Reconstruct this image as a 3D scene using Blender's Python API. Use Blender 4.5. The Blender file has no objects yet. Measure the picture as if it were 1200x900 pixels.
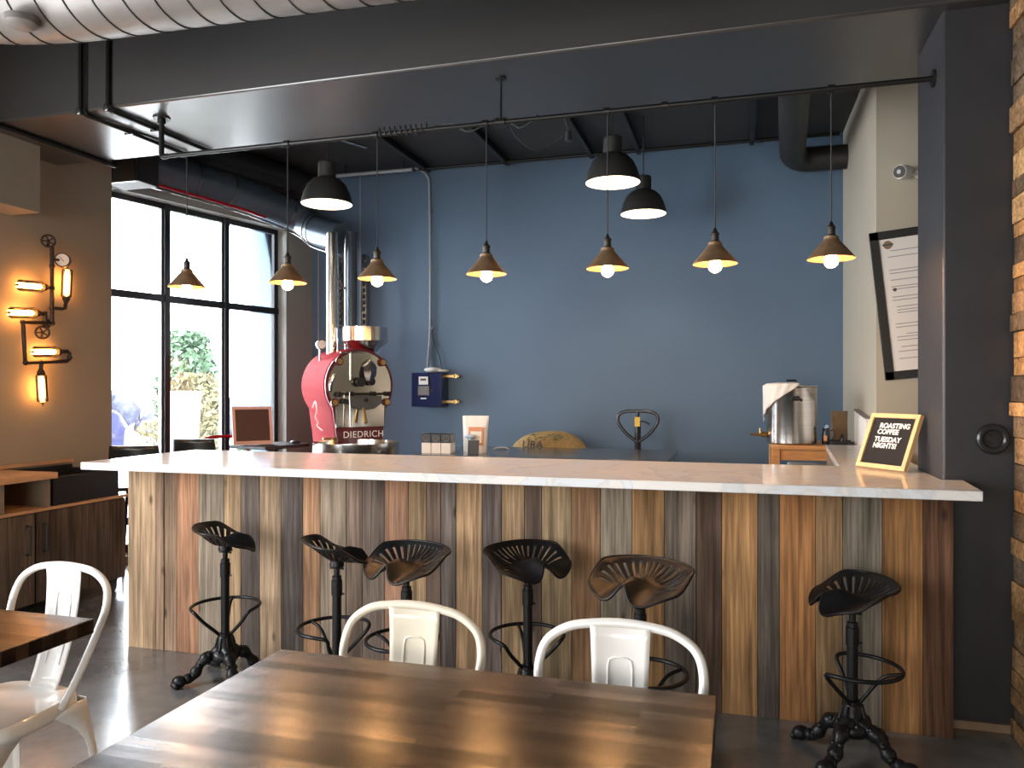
import bpy, bmesh, math, random
from mathutils import Vector, Matrix, Euler
random.seed(7)
PI = math.pi
C = bpy.context.scene.collection
R = math.radians

# ------------------------------------------------------------------ materials
def srgb(r, g, b):
    f = lambda v: (v/255/12.92) if v/255 <= .04045 else ((v/255+.055)/1.055)**2.4
    return (f(r), f(g), f(b), 1)

def new_mat(name):
    m = bpy.data.materials.new(name); m.use_nodes = True
    nt = m.node_tree
    return m, nt, nt.nodes['Principled BSDF']

def mat(name, col, rough=.5, metal=0, var=0, scale=6, bump=0, bscale=40, coat=0, stretch=(1, 1, 1), spec=.5, rvar=0):
    m, nt, b = new_mat(name)
    if len(col) == 3: col = (*col, 1)
    b.inputs['Base Color'].default_value = col
    b.inputs['Roughness'].default_value = rough
    b.inputs['Metallic'].default_value = metal
    b.inputs['Specular IOR Level'].default_value = spec
    b.inputs['Coat Weight'].default_value = coat
    tc = nt.nodes.new('ShaderNodeTexCoord'); mp = nt.nodes.new('ShaderNodeMapping')
    mp.inputs['Scale'].default_value = stretch
    nt.links.new(tc.outputs['Object'], mp.inputs['Vector'])
    if var or rvar:
        n = nt.nodes.new('ShaderNodeTexNoise'); n.inputs['Scale'].default_value = scale; n.inputs['Detail'].default_value = 5
        nt.links.new(mp.outputs[0], n.inputs['Vector'])
        if var:
            r = nt.nodes.new('ShaderNodeMapRange')
            r.inputs['From Min'].default_value = .3; r.inputs['From Max'].default_value = .7
            r.inputs['To Min'].default_value = 1-var; r.inputs['To Max'].default_value = 1+var
            nt.links.new(n.outputs['Fac'], r.inputs['Value'])
            mx = nt.nodes.new('ShaderNodeVectorMath'); mx.operation = 'SCALE'
            mx.inputs[0].default_value = col[:3]
            nt.links.new(r.outputs[0], mx.inputs['Scale'])
            nt.links.new(mx.outputs[0], b.inputs['Base Color'])
        if rvar:
            r = nt.nodes.new('ShaderNodeMapRange')
            r.inputs['From Min'].default_value = .3; r.inputs['From Max'].default_value = .7
            r.inputs['To Min'].default_value = max(0, rough-rvar); r.inputs['To Max'].default_value = rough+rvar
            nt.links.new(n.outputs['Fac'], r.inputs['Value']); nt.links.new(r.outputs[0], b.inputs['Roughness'])
    if bump:
        n2 = nt.nodes.new('ShaderNodeTexNoise'); n2.inputs['Scale'].default_value = bscale; n2.inputs['Detail'].default_value = 4
        nt.links.new(mp.outputs[0], n2.inputs['Vector'])
        bp = nt.nodes.new('ShaderNodeBump'); bp.inputs['Strength'].default_value = bump; bp.inputs['Distance'].default_value = .01
        nt.links.new(n2.outputs['Fac'], bp.inputs['Height']); nt.links.new(bp.outputs[0], b.inputs['Normal'])
    return m

def emis(name, col, s):
    m, nt, b = new_mat(name)
    b.inputs['Base Color'].default_value = (*col, 1)
    b.inputs['Emission Color'].default_value = (*col, 1); b.inputs['Emission Strength'].default_value = s
    return m

def boards_mat(name, rough=.75, axis='Z', gain=1.0):
    """reclaimed wood: colour per board from a vertex colour, grain running along one axis, knots and nail holes"""
    m, nt, b = new_mat(name); L = nt.links.new
    b.inputs['Roughness'].default_value = rough
    b.inputs['Specular IOR Level'].default_value = .2
    at = nt.nodes.new('ShaderNodeVertexColor'); at.layer_name = 'Col'
    tc = nt.nodes.new('ShaderNodeTexCoord')
    sep = nt.nodes.new('ShaderNodeVectorMath'); sep.operation = 'SCALE'; sep.inputs['Scale'].default_value = 37.0
    L(at.outputs['Color'], sep.inputs[0])
    add = nt.nodes.new('ShaderNodeVectorMath'); add.operation = 'ADD'
    L(tc.outputs['Object'], add.inputs[0]); L(sep.outputs[0], add.inputs[1])
    def mapped(sx, sl):
        mp = nt.nodes.new('ShaderNodeMapping')
        mp.inputs['Scale'].default_value = {'Z': (sx, sx, sl), 'Y': (sx, sl, sx), 'X': (sl, sx, sx)}[axis]
        L(add.outputs[0], mp.inputs['Vector']); return mp.outputs[0]
    def noise(vec, sc, det, dist=0):
        n = nt.nodes.new('ShaderNodeTexNoise'); n.inputs['Scale'].default_value = sc; n.inputs['Detail'].default_value = det
        n.inputs['Distortion'].default_value = dist
        L(vec, n.inputs['Vector']); return n.outputs['Fac']
    def rng(v, a, b_, c, d):
        r = nt.nodes.new('ShaderNodeMapRange'); r.inputs['From Min'].default_value = a; r.inputs['From Max'].default_value = b_
        r.inputs['To Min'].default_value = c; r.inputs['To Max'].default_value = d; L(v, r.inputs['Value']); return r.outputs[0]
    def mul(a, b_):
        n = nt.nodes.new('ShaderNodeMath'); n.operation = 'MULTIPLY'; L(a, n.inputs[0]); L(b_, n.inputs[1]); return n.outputs[0]
    big = noise(mapped(5, 1.6), 1, 4, .4)
    grain = noise(mapped(38, 1.3), 1, 6, .7)
    fine = noise(mapped(110, 4), 1, 5)
    k = mul(mul(rng(big, .3, .7, .62, 1.34), rng(grain, .32, .66, .55, 1.28)), rng(fine, .32, .68, .68, 1.2))
    vo = nt.nodes.new('ShaderNodeTexVoronoi'); vo.inputs['Scale'].default_value = 1
    L(mapped(7, 3.2), vo.inputs['Vector'])
    k = mul(k, rng(vo.outputs['Distance'], .05, .13, .3, 1.0))
    sc = nt.nodes.new('ShaderNodeVectorMath'); sc.operation = 'SCALE'
    L(at.outputs['Color'], sc.inputs[0]); L(k, sc.inputs['Scale'])
    sc2 = nt.nodes.new('ShaderNodeVectorMath'); sc2.operation = 'SCALE'; sc2.inputs['Scale'].default_value = gain
    L(sc.outputs[0], sc2.inputs[0])
    L(sc2.outputs[0], b.inputs['Base Color'])
    bp = nt.nodes.new('ShaderNodeBump'); bp.inputs['Strength'].default_value = .5; bp.inputs['Distance'].default_value = .006
    L(grain, bp.inputs['Height']); L(bp.outputs[0], b.inputs['Normal'])
    return m

def butcher_mat(name):
    """dark stained butcher block: short staves running along X"""
    m, nt, b = new_mat(name); L = nt.links.new
    tc = nt.nodes.new('ShaderNodeTexCoord')
    br = nt.nodes.new('ShaderNodeTexBrick')
    br.inputs['Color1'].default_value = (.060, .034, .019, 1); br.inputs['Color2'].default_value = (.007, .0045, .003, 1)
    br.inputs['Mortar'].default_value = (.010, .007, .005, 1); br.inputs['Mortar Size'].default_value = .0006
    br.inputs['Brick Width'].default_value = .42; br.inputs['Row Height'].default_value = .042; br.inputs['Scale'].default_value = 1
    L(tc.outputs['Object'], br.inputs['Vector'])
    mp = nt.nodes.new('ShaderNodeMapping'); mp.inputs['Scale'].default_value = (3, 26, 26); L(tc.outputs['Object'], mp.inputs['Vector'])
    n = nt.nodes.new('ShaderNodeTexNoise'); n.inputs['Scale'].default_value = 1; n.inputs['Detail'].default_value = 4; n.inputs['Distortion'].default_value = .1
    L(mp.outputs[0], n.inputs['Vector'])
    r = nt.nodes.new('ShaderNodeMapRange'); r.inputs['From Min'].default_value = .3; r.inputs['From Max'].default_value = .7
    r.inputs['To Min'].default_value = .45; r.inputs['To Max'].default_value = 1.6
    L(n.outputs['Fac'], r.inputs['Value'])
    s = nt.nodes.new('ShaderNodeVectorMath'); s.operation = 'SCALE'; L(br.outputs['Color'], s.inputs[0]); L(r.outputs[0], s.inputs['Scale'])
    L(s.outputs[0], b.inputs['Base Color'])
    bw = nt.nodes.new('ShaderNodeRGBToBW'); L(s.outputs[0], bw.inputs[0])
    rr = nt.nodes.new('ShaderNodeMapRange'); rr.inputs['From Min'].default_value = .004; rr.inputs['From Max'].default_value = .04
    rr.inputs['To Min'].default_value = .27; rr.inputs['To Max'].default_value = .25
    L(bw.outputs[0], rr.inputs['Value']); L(rr.outputs[0], b.inputs['Roughness'])
    sp = nt.nodes.new('ShaderNodeMapRange'); sp.inputs['From Min'].default_value = .004; sp.inputs['From Max'].default_value = .035
    sp.inputs['To Min'].default_value = .12; sp.inputs['To Max'].default_value = .42
    L(bw.outputs[0], sp.inputs['Value']); L(sp.outputs[0], b.inputs['Specular IOR Level'])
    n3 = nt.nodes.new('ShaderNodeTexNoise'); n3.inputs['Scale'].default_value = 9; L(tc.outputs['Object'], n3.inputs['Vector'])
    bp = nt.nodes.new('ShaderNodeBump'); bp.inputs['Strength'].default_value = .06; bp.inputs['Distance'].default_value = .01
    L(n3.outputs['Fac'], bp.inputs['Height']); L(bp.outputs[0], b.inputs['Normal'])
    return m

def floor_mat():
    m, nt, b = new_mat('polished_concrete'); L = nt.links.new
    tc = nt.nodes.new('ShaderNodeTexCoord')
    n = nt.nodes.new('ShaderNodeTexNoise'); n.inputs['Scale'].default_value = 1.6; n.inputs['Detail'].default_value = 9; n.inputs['Roughness'].default_value = .65
    L(tc.outputs['Object'], n.inputs['Vector'])
    cr = nt.nodes.new('ShaderNodeValToRGB')
    cr.color_ramp.elements[0].position = .32; cr.color_ramp.elements[0].color = (.08, .078, .076, 1)
    cr.color_ramp.elements[1].position = .72; cr.color_ramp.elements[1].color = (.23, .225, .22, 1)
    L(n.outputs['Fac'], cr.inputs[0]); L(cr.outputs[0], b.inputs['Base Color'])
    r = nt.nodes.new('ShaderNodeMapRange'); r.inputs['From Min'].default_value = .3; r.inputs['From Max'].default_value = .7
    r.inputs['To Min'].default_value = .2; r.inputs['To Max'].default_value = .25
    L(n.outputs['Fac'], r.inputs['Value']); L(r.outputs[0], b.inputs['Roughness'])
    b.inputs['Coat Weight'].default_value = .6; b.inputs['Coat Roughness'].default_value = .16
    n2 = nt.nodes.new('ShaderNodeTexNoise'); n2.inputs['Scale'].default_value = 7; n2.inputs['Detail'].default_value = 6; L(tc.outputs['Object'], n2.inputs['Vector'])
    bp = nt.nodes.new('ShaderNodeBump'); bp.inputs['Strength'].default_value = .12; bp.inputs['Distance'].default_value = .01
    L(n2.outputs['Fac'], bp.inputs['Height']); L(bp.outputs[0], b.inputs['Normal'])
    return m

def quartz_mat():
    m, nt, b = new_mat('white_quartz'); L = nt.links.new
    tc = nt.nodes.new('ShaderNodeTexCoord')
    n = nt.nodes.new('ShaderNodeTexNoise'); n.inputs['Scale'].default_value = 2.2; n.inputs['Detail'].default_value = 10; n.inputs['Distortion'].default_value = 1.6
    L(tc.outputs['Object'], n.inputs['Vector'])
    cr = nt.nodes.new('ShaderNodeValToRGB')
    e = cr.color_ramp.elements
    e[0].position = .47; e[0].color = (.68, .70, .73, 1); e[1].position = .53; e[1].color = (.74, .71, .68, 1)
    v = cr.color_ramp.elements.new(.5); v.color = (.62, .62, .62, 1)
    L(n.outputs['Fac'], cr.inputs[0]); L(cr.outputs[0], b.inputs['Base Color'])
    b.inputs['Roughness'].default_value = .13
    return m

def glass_mat(name, tint=(1, 1, 1), gloss=.08):
    m = bpy.data.materials.new(name); m.use_nodes = True; nt = m.node_tree
    nt.nodes.clear()
    o = nt.nodes.new('ShaderNodeOutputMaterial'); mx = nt.nodes.new('ShaderNodeMixShader')
    t = nt.nodes.new('ShaderNodeBsdfTransparent'); g = nt.nodes.new('ShaderNodeBsdfGlossy'); g.inputs['Roughness'].default_value = .02
    t.inputs['Color'].default_value = (*tint, 1)
    fr = nt.nodes.new('ShaderNodeFresnel'); fr.inputs['IOR'].default_value = 1.45
    nt.links.new(fr.outputs[0], mx.inputs[0]); nt.links.new(t.outputs[0], mx.inputs[1]); nt.links.new(g.outputs[0], mx.inputs[2])
    nt.links.new(mx.outputs[0], o.inputs[0])
    return m

def windowwall_mat():
    """taupe paint up to duct height, charcoal paint above it"""
    m, nt, b = new_mat('window_wall_paint'); L = nt.links.new
    g = nt.nodes.new('ShaderNodeNewGeometry'); s = nt.nodes.new('ShaderNodeSeparateXYZ'); L(g.outputs['Position'], s.inputs[0])
    c = nt.nodes.new('ShaderNodeMath'); c.operation = 'GREATER_THAN'; c.inputs[1].default_value = 3.22; L(s.outputs['Z'], c.inputs[0])
    mx = nt.nodes.new('ShaderNodeMix'); mx.data_type = 'RGBA'
    L(c.outputs[0], mx.inputs['Factor'])
    mx.inputs['A'].default_value = srgb(140, 142, 138); mx.inputs['B'].default_value = srgb(60, 58, 56)
    L(mx.outputs['Result'], b.inputs['Base Color']); b.inputs['Roughness'].default_value = .7
    return m

M_FLOOR = floor_mat()
M_BLUE = mat('blue_wall_paint', srgb(82, 106, 130), .55, var=.04, scale=1.5, bump=.04, bscale=120)
M_TAUPE = mat('taupe_wall_paint', srgb(146, 136, 122), .7, var=.04, scale=2, bump=.03, bscale=90)
M_BEIGE = mat('beige_wall_paint', srgb(176, 170, 154), .7, var=.03, scale=2)
M_WINWALL = windowwall_mat()
M_CHAR = mat('charcoal_paint', srgb(48, 47, 47), .36, var=.08, scale=2, bump=.03, bscale=20, spec=.8, coat=.5)
M_CHAR.node_tree.nodes['Principled BSDF'].inputs['Coat Roughness'].default_value = .28
M_COLUMN = mat('column_paint', srgb(47, 47, 50), .45, var=.10, scale=3, bump=.1, bscale=18)
M_CEIL = mat('black_ceiling_paint', srgb(50, 50, 51), .6, var=.1, scale=2)
M_BLACKPIPE = mat('black_pipe', (.02, .02, .02), .35, .6)
M_IRON = mat('black_cast_iron', (.009, .009, .010), .38, 0, spec=.3, bump=.15, bscale=60, rvar=.08)
M_WROUGHT = mat('dark_aged_iron', (.05, .04, .035), .45, .8, var=.3, scale=40)
M_GALV = mat('galvanized_duct', srgb(122, 118, 114), .42, .25, var=.08, scale=5)
M_DUCTBLUE = mat('slate_duct_paint', srgb(70, 82, 94), .3, .3, var=.15, scale=6)
M_PALEPIPE = mat('pale_painted_conduit', srgb(150, 156, 164), .4)
M_SEAM = mat('duct_seam', (.03, .03, .03), .5)
M_STEEL = mat('brushed_steel', (.62, .60, .57), .2, 1, var=.1, scale=3, stretch=(1, 1, 30))
M_STEELDK = mat('dark_steel', (.2, .2, .2), .3, 1)
M_MIRROR = mat('polished_steel', (.72, .66, .58), .12, 1, var=.08, scale=4)
M_RED = mat('red_enamel', srgb(140, 12, 26), .6, spec=.06)
M_MAROON = mat('maroon_enamel', srgb(86, 18, 24), .3, coat=.3)
M_WHITE = mat('white_enamel', (.87, .86, .83), .22, coat=.5)
M_CREAM = mat('cream_enamel', (.74, .68, .56), .22, coat=.5)
M_PAPER = mat('white_paper', (.78, .77, .74), .7)
M_INK = mat('printed_ink', (.08, .08, .09), .7)
M_GREYINK = mat('grey_ink', (.35, .35, .37), .7)
M_LETTER = mat('white_plastic_letter', (.85, .85, .83), .5)
M_FELT = mat('black_felt', (.012, .011, .011), .9, bump=.3, bscale=200)
M_OAK = mat('light_oak', srgb(222, 184, 130), .45, var=.12, scale=6, stretch=(6, 6, 1))
M_PINE = mat('warm_pine', srgb(196, 140, 84), .45, var=.15, scale=8, stretch=(1, 8, 8))
M_PINKWOOD = mat('pale_pink_wood', srgb(206, 160, 146), .5)
M_CHALK = mat('dark_brown_slate', srgb(62, 30, 30), .45)
M_BLACK = mat('matte_black', (.018, .018, .018), .55)
M_BLACKPL = mat('black_plastic', (.015, .016, .018), .3)
M_NAVY = mat('navy_enamel', srgb(22, 34, 78), .3, coat=.3)
M_BRONZE = mat('aged_bronze', srgb(138, 112, 86), .42, .6, var=.2, scale=20)
M_BRASS = mat('brass', (.6, .4, .16), .3, 1)
M_WINFRAME = mat('dark_window_frame', (.03, .034, .04), .3, .4)
M_BURLAP = mat('burlap', srgb(172, 146, 100), .9, var=.2, scale=30, bump=.6, bscale=250)
M_GREENINK = mat('green_sack_print', srgb(92, 100, 66), .9)
M_CLOTH = mat('linen_cloth', (.75, .70, .64), .9, bump=.3, bscale=120)
M_KRAFT = mat('kraft_paper', srgb(134, 112, 88), .8, var=.15, scale=14)
M_ORANGE = mat('orange_label', srgb(214, 150, 112), .7)
M_YELLOW = mat('yellow_label', srgb(226, 184, 60), .5)
M_BLUEPL = mat('pale_blue_plastic', srgb(150, 175, 200), .4)
M_GREYTOP = mat('dark_polished_top', srgb(84, 86, 92), .16, .2)
M_QUARTZ = quartz_mat()
M_TABLE = butcher_mat('stained_butcher_block')
M_BARWOOD = boards_mat('reclaimed_boards', .75, 'Z')
M_CABWOOD = boards_mat('dark_reclaimed_boards', .6, 'Z')
M_SHELFWOOD = mat('oiled_wood', srgb(180, 142, 108), .4, var=.18, scale=5, stretch=(6, 1, 6))
M_CABIN = mat('grey_brown_board', srgb(120, 104, 86), .6, var=.15, scale=6)
M_BLOCKWOOD = boards_mat('stacked_wood_blocks', .8, 'X')
M_GLASS = glass_mat('window_glass')
M_CLEAR = glass_mat('clear_glass', (1, .93, .8))
M_BULB = emis('warm_bulb', (1.0, .52, .19), 230)
M_BULBDIM = emis('warm_tube_bulb', (1.0, .42, .10), 26)
M_DOMEIN = emis('white_shade_inside', (1.0, .86, .68), 1.6)
M_LEAFMAT = mat('leaves', (.055, .10, .05), .7, var=.5, scale=4)
M_LEAFMAT2 = mat('dry_leaves', (.11, .095, .045), .8, var=.4, scale=4)
M_BARK = mat('bark', (.25, .18, .12), .9)
M_PAVE = mat('pale_paving', (.75, .74, .72), .9, var=.1, scale=2)
M_ROCK = mat('bluish_rock', (.05, .055, .085), .9, var=.5, scale=3)
M_BLUECUSH = mat('blue_canvas', (.018, .022, .075), .8, var=.2, scale=6)
M_WHITEPOT = mat('white_glazed', (.85, .85, .85), .4)

# ------------------------------------------------------------------ mesh helper
def smooth_path(pts, n=6, closed=False):
    P = [Vector(p) for p in pts]; out = []
    N = len(P); rng = range(N if closed else N-1)
    for i in rng:
        if closed: a, b, c, d = P[(i-1) % N], P[i], P[(i+1) % N], P[(i+2) % N]
        else: a, b, c, d = P[max(i-1, 0)], P[i], P[i+1], P[min(i+2, N-1)]
        for k in range(n):
            t = k/n
            out.append(.5*((2*b)+(c-a)*t+(2*a-5*b+4*c-d)*t*t+(3*b-a-3*c+d)*t**3))
    if not closed: out.append(P[-1])
    return out

class MB:
    def __init__(s): s.bm = bmesh.new(); s.col = None
    def _color(s, faces, col):
        if col is None: return
        if s.col is None: s.col = s.bm.loops.layers.float_color.new('Col')
        for f in faces:
            for l in f.loops: l[s.col] = (*col[:3], 1)
    def box(s, c, d, rot=None, col=None):
        """centre, full dimensions"""
        vs = []
        for z in (-.5, .5):
            for (x, y) in ((-.5, -.5), (.5, -.5), (.5, .5), (-.5, .5)):
                v = Vector((x*d[0], y*d[1], z*d[2]))
                if rot is not None: v = rot @ v
                vs.append(s.bm.verts.new(v+Vector(c)))
        F = [(3, 2, 1, 0), (4, 5, 6, 7), (0, 1, 5, 4), (1, 2, 6, 5), (2, 3, 7, 6), (3, 0, 4, 7)]
        fs = [s.bm.faces.new([vs[i] for i in f]) for f in F]
        s._color(fs, col); return s
    def b(s, x0, x1, y0, y1, z0, z1, col=None):
        return s.box(((x0+x1)/2, (y0+y1)/2, (z0+z1)/2), (x1-x0, y1-y0, z1-z0), col=col)
    def prism(s, poly, z0, z1, tf=None, col=None):
        """polygon (x,y) counterclockwise, extruded in z; tf maps Vector->Vector"""
        tf = tf or (lambda v: v)
        a = [s.bm.verts.new(tf(Vector((x, y, z0)))) for x, y in poly]; b = [s.bm.verts.new(tf(Vector((x, y, z1)))) for x, y in poly]
        n = len(poly); fs = []
        fs.append(s.bm.faces.new(a[::-1])); fs.append(s.bm.faces.new(b))
        for i in range(n): fs.append(s.bm.faces.new((a[i], a[(i+1) % n], b[(i+1) % n], b[i])))
        s._color(fs, col); return s
    def tube(s, pts, r, seg=10, closed=False, cap=True, sx=1.0):
        P = [Vector(p) for p in pts]; n = len(P)
        rr = r if isinstance(r, (list, tuple)) else [r]*n
        rings = []; nrm = None
        for i in range(n):
            if closed: t = (P[(i+1) % n]-P[(i-1) % n])
            else: t = P[min(i+1, n-1)]-P[max(i-1, 0)]
            if t.length < 1e-9: t = Vector((0, 0, 1))
            t.normalize()
            if nrm is None:
                nrm = Vector((0, 0, 1)) if abs(t.z) < .9 else Vector((1, 0, 0))
            nrm = (nrm - t*nrm.dot(t))
            if nrm.length < 1e-6: nrm = t.orthogonal()
            nrm.normalize(); bn = t.cross(nrm)
            rings.append([s.bm.verts.new(P[i]+(nrm*math.cos(2*PI*k/seg)*sx+bn*math.sin(2*PI*k/seg))*rr[i]) for k in range(seg)])
        for i in range(n if closed else n-1):
            A, B = rings[i], rings[(i+1) % n]
            for k in range(seg): s.bm.faces.new((A[k], A[(k+1) % seg], B[(k+1) % seg], B[k]))
        if cap and not closed:
            s.bm.faces.new(rings[0][::-1]); s.bm.faces.new(rings[-1])
        return s
    def bar(s, p, q, r, seg=12, r2=None): return s.tube([p, q], [r, r if r2 is None else r2], seg)
    def lathe(s, prof, c=(0, 0, 0), seg=32, tf=None, closed=False):
        tf = tf or (lambda v: v); c = Vector(c); rings = []
        for (r, z) in prof:
            if r < 1e-6: rings.append([s.bm.verts.new(tf(Vector((0, 0, z)))+c)])
            else: rings.append([s.bm.verts.new(tf(Vector((r*math.cos(2*PI*k/seg), r*math.sin(2*PI*k/seg), z)))+c) for k in range(seg)])
        prs = list(zip(rings[:-1], rings[1:]))
        if closed: prs.append((rings[-1], rings[0]))
        for A, B in prs:
            for k in range(seg):
                k2 = (k+1) % seg
                if len(A) == 1 and len(B) == 1: continue
                if len(A) == 1: s.bm.faces.new((A[0], B[k2], B[k]))
                elif len(B) == 1: s.bm.faces.new((A[k], A[k2], B[0]))
                else: s.bm.faces.new((A[k], A[k2], B[k2], B[k]))
        return s
    def ball(s, c, r, seg=16, rings=10, rot=None):
        if not isinstance(r, (tuple, list)): r = (r, r, r)
        def tf(v):
            v = Vector((v.x*r[0], v.y*r[1], v.z*r[2])); return rot @ v if rot is not None else v
        return s.lathe([(math.sin(PI*i/rings), -math.cos(PI*i/rings)) for i in range(rings+1)], c, seg, tf)
    def disc(s, c, r, d, nrm, seg=24):
        n = Vector(nrm).normalized(); c = Vector(c)
        return s.tube([c-n*d/2, c+n*d/2], r, seg)
    def torus(s, c, R_, r, nrm=(0, 0, 1), seg=28, rs=10):
        n = Vector(nrm).normalized(); a = n.orthogonal().normalized(); b = n.cross(a); c = Vector(c)
        return s.tube([c+a*R_*math.cos(2*PI*k/seg)+b*R_*math.sin(2*PI*k/seg) for k in range(seg)], r, rs, closed=True)
    def build(s, name, m, parent=None, off=None, angle=35, bevel=0, solid=0, sub=0, origin=None, seg=2):
        bm = s.bm
        bmesh.ops.recalc_face_normals(bm, faces=bm.faces[:])
        if off is not None: bmesh.ops.translate(bm, verts=bm.verts[:], vec=-Vector(off))
        loc = Vector((0, 0, 0))
        if parent is None and origin is None:
            xs = [v.co for v in bm.verts]
            loc = Vector(((min(v.x for v in xs)+max(v.x for v in xs))/2, (min(v.y for v in xs)+max(v.y for v in xs))/2, min(v.z for v in xs)))
            bmesh.ops.translate(bm, verts=bm.verts[:], vec=-loc)
        me = bpy.data.meshes.new(name); bm.to_mesh(me); bm.free()
        me.materials.append(m)
        for p in me.polygons: p.use_smooth = True
        me.set_sharp_from_angle(angle=R(angle))
        o = bpy.data.objects.new(name, me); C.objects.link(o); o.parent = parent
        if parent is None: o.location = loc if origin is None else origin
        if bevel:
            md = o.modifiers.new('bevel', 'BEVEL'); md.width = bevel; md.segments = seg; md.limit_method = 'ANGLE'; md.harden_normals = False
        if solid:
            md = o.modifiers.new('solid', 'SOLIDIFY'); md.thickness = solid; md.offset = 0
        if sub:
            md = o.modifiers.new('sub', 'SUBSURF'); md.levels = sub; md.render_levels = sub
        return o

def thing(name, label, cat, loc=(0, 0, 0), rotz=0, group=None):
    o = bpy.data.objects.new(name, None); C.objects.link(o)
    o.location = loc; o.rotation_euler = (0, 0, rotz); o.empty_display_size = .1
    return tag(o, label, cat, group)
def tag(o, label, cat, group=None):
    o['label'] = label; o['category'] = cat
    if group: o['group'] = group
    return o
def struct(o): o['kind'] = 'structure'; return o

def text_mesh(name, body, size, m, parent, loc, rot, extrude=.001, bold=0.0, spacing=1.0, align='CENTER', shear=0):
    cu = bpy.data.curves.new(name+'_c', 'FONT'); cu.body = body; cu.size = size; cu.extrude = extrude; cu.offset = bold
    cu.align_x = align; cu.align_y = 'CENTER'; cu.space_character = spacing; cu.shear = shear
    t = bpy.data.objects.new(name+'_t', cu); C.objects.link(t)
    bpy.context.view_layer.update()
    me = bpy.data.meshes.new_from_object(t.evaluated_get(bpy.context.evaluated_depsgraph_get()))
    bpy.data.objects.remove(t); bpy.data.curves.remove(cu)
    me.name = name; me.materials.clear(); me.materials.append(m)
    o = bpy.data.objects.new(name, me); C.objects.link(o); o.parent = parent
    o.location = loc; o.rotation_euler = rot
    return o

# ------------------------------------------------------------------ the room
CX, CY = -4.44, 7.48                        # corner of window wall and blue wall
A = R(13.6); ux, uy = math.sin(A), math.cos(A); nx, ny = -uy, ux
def WW(s, d, z):                            # point on the angled window wall: s along, d outward
    return Vector((CX+ux*s+nx*d, CY+uy*s+ny*d, z))
def wwbox(mb, s0, s1, d0, d1, z0, z1):
    tf = lambda v: WW(v.x, v.y, v.z)
    return mb.prism([(s0, d0), (s1, d0), (s1, d1), (s0, d1)], z0, z1, tf)

m = MB(); m.b(-5.6, 4.2, -4.2, 7.7, -.1, 0); struct(m.build('floor', M_FLOOR, origin=(0, 0, 0)))
m = MB(); m.b(-5.2, 4.2, -4.2, 3.72, 4.2, 4.35); struct(m.build('ceiling', M_CEIL, origin=(0, 0, 0)))
m = MB(); m.b(-5.2, 4.2, 4.5, 7.8, 3.76, 3.95); struct(m.build('ceiling', M_CEIL, origin=(0, 0, 0)))
m = MB(); m.b(-4.95, 4.1, 3.70, 4.55, 3.11, 4.3); struct(m.build('trim_1', M_CHAR, origin=(0, 0, 0), bevel=.012))
m = MB(); m.b(-5.2, 4.2, 7.48, 7.66, 0, 4.0); struct(m.build('wall_back', M_BLUE, origin=(0, 0, 0)))
m = MB(); m.b(-4.98, -4.8, -4.2, 5.05, 0, 4.3); m.b(-5.25, -4.8, 4.93, 5.05, 0, 4.0); struct(m.build('wall_left', M_TAUPE, origin=(0, 0, 0)))
m = MB(); m.b(-5.2, 4.2, -4.3, -4.15, 0, 4.3); struct(m.build('wall_front', M_BEIGE, origin=(0, 0, 0)))
m = MB(); m.b(4.05, 4.2, -4.2, 7.7, 0, 4.3); struct(m.build('wall_right', M_BEIGE, origin=(0, 0, 0)))
# white return wall with the poster
m = MB(); m.b(.90, 4.1, 5.74, 7.5, 0, 3.9); struct(m.build('wall_inner', M_BEIGE, origin=(0, 0, 0)))
# window wall with opening
S0, S1, WZ0, WZ1 = -2.44, -.375, .06, 3.14
m = MB(); wwbox(m, S1, .05, 0, .22, 0, 4.0); wwbox(m, S0, S1, 0, .22, WZ1, 4.0); wwbox(m, S0, S1, 0, .22, 0, WZ0); wwbox(m, -2.6, S0, 0, .22, 0, 4.0)
struct(m.build('wall_window', M_WINWALL, origin=(0, 0, 0)))
# column and wood block wall at the right
m = MB(); m.b(.857, 1.30, 3.77, 4.27, 0, 3.12); struct(m.build('trim_2', M_COLUMN, origin=(0, 0, 0), bevel=.01))
m = MB(); m.b(.87, 1.30, 3.752, 3.772, 0, .035); struct(m.build('baseboard_right', M_KRAFT, origin=(0, 0, 0)))
m = MB(); random.seed(4)
z = 0
cols = [(140, 106, 70), (168, 128, 84), (112, 92, 70), (188, 150, 104), (96, 80, 64), (150, 118, 84)]
while z < 3.68:
    h = random.choice([.06, .075, .09, .11]); x = 1.115+random.uniform(-.012, .008)
    while x < 3.0:
        w = random.uniform(.12, .4); dp = random.uniform(.02, .07)
        c = random.choice(cols); k = random.uniform(.8, 1.15)
        m.b(x, x+w-.003, 3.60-dp, 3.75, z+.001, min(z+h-.002, 3.70), col=[v*k for v in srgb(*c)[:3]])
        x += w
    z += h
struct(m.build('wall_wood_block', M_BLOCKWOOD, origin=(0, 0, 0), bevel=.003))
# bulkhead box on the left wall
m = MB(); m.b(-4.82, -4.54, 1.5, 4.15, 2.66, 3.112); struct(m.build('trim_3', M_TAUPE, origin=(0, 0, 0)))

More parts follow.
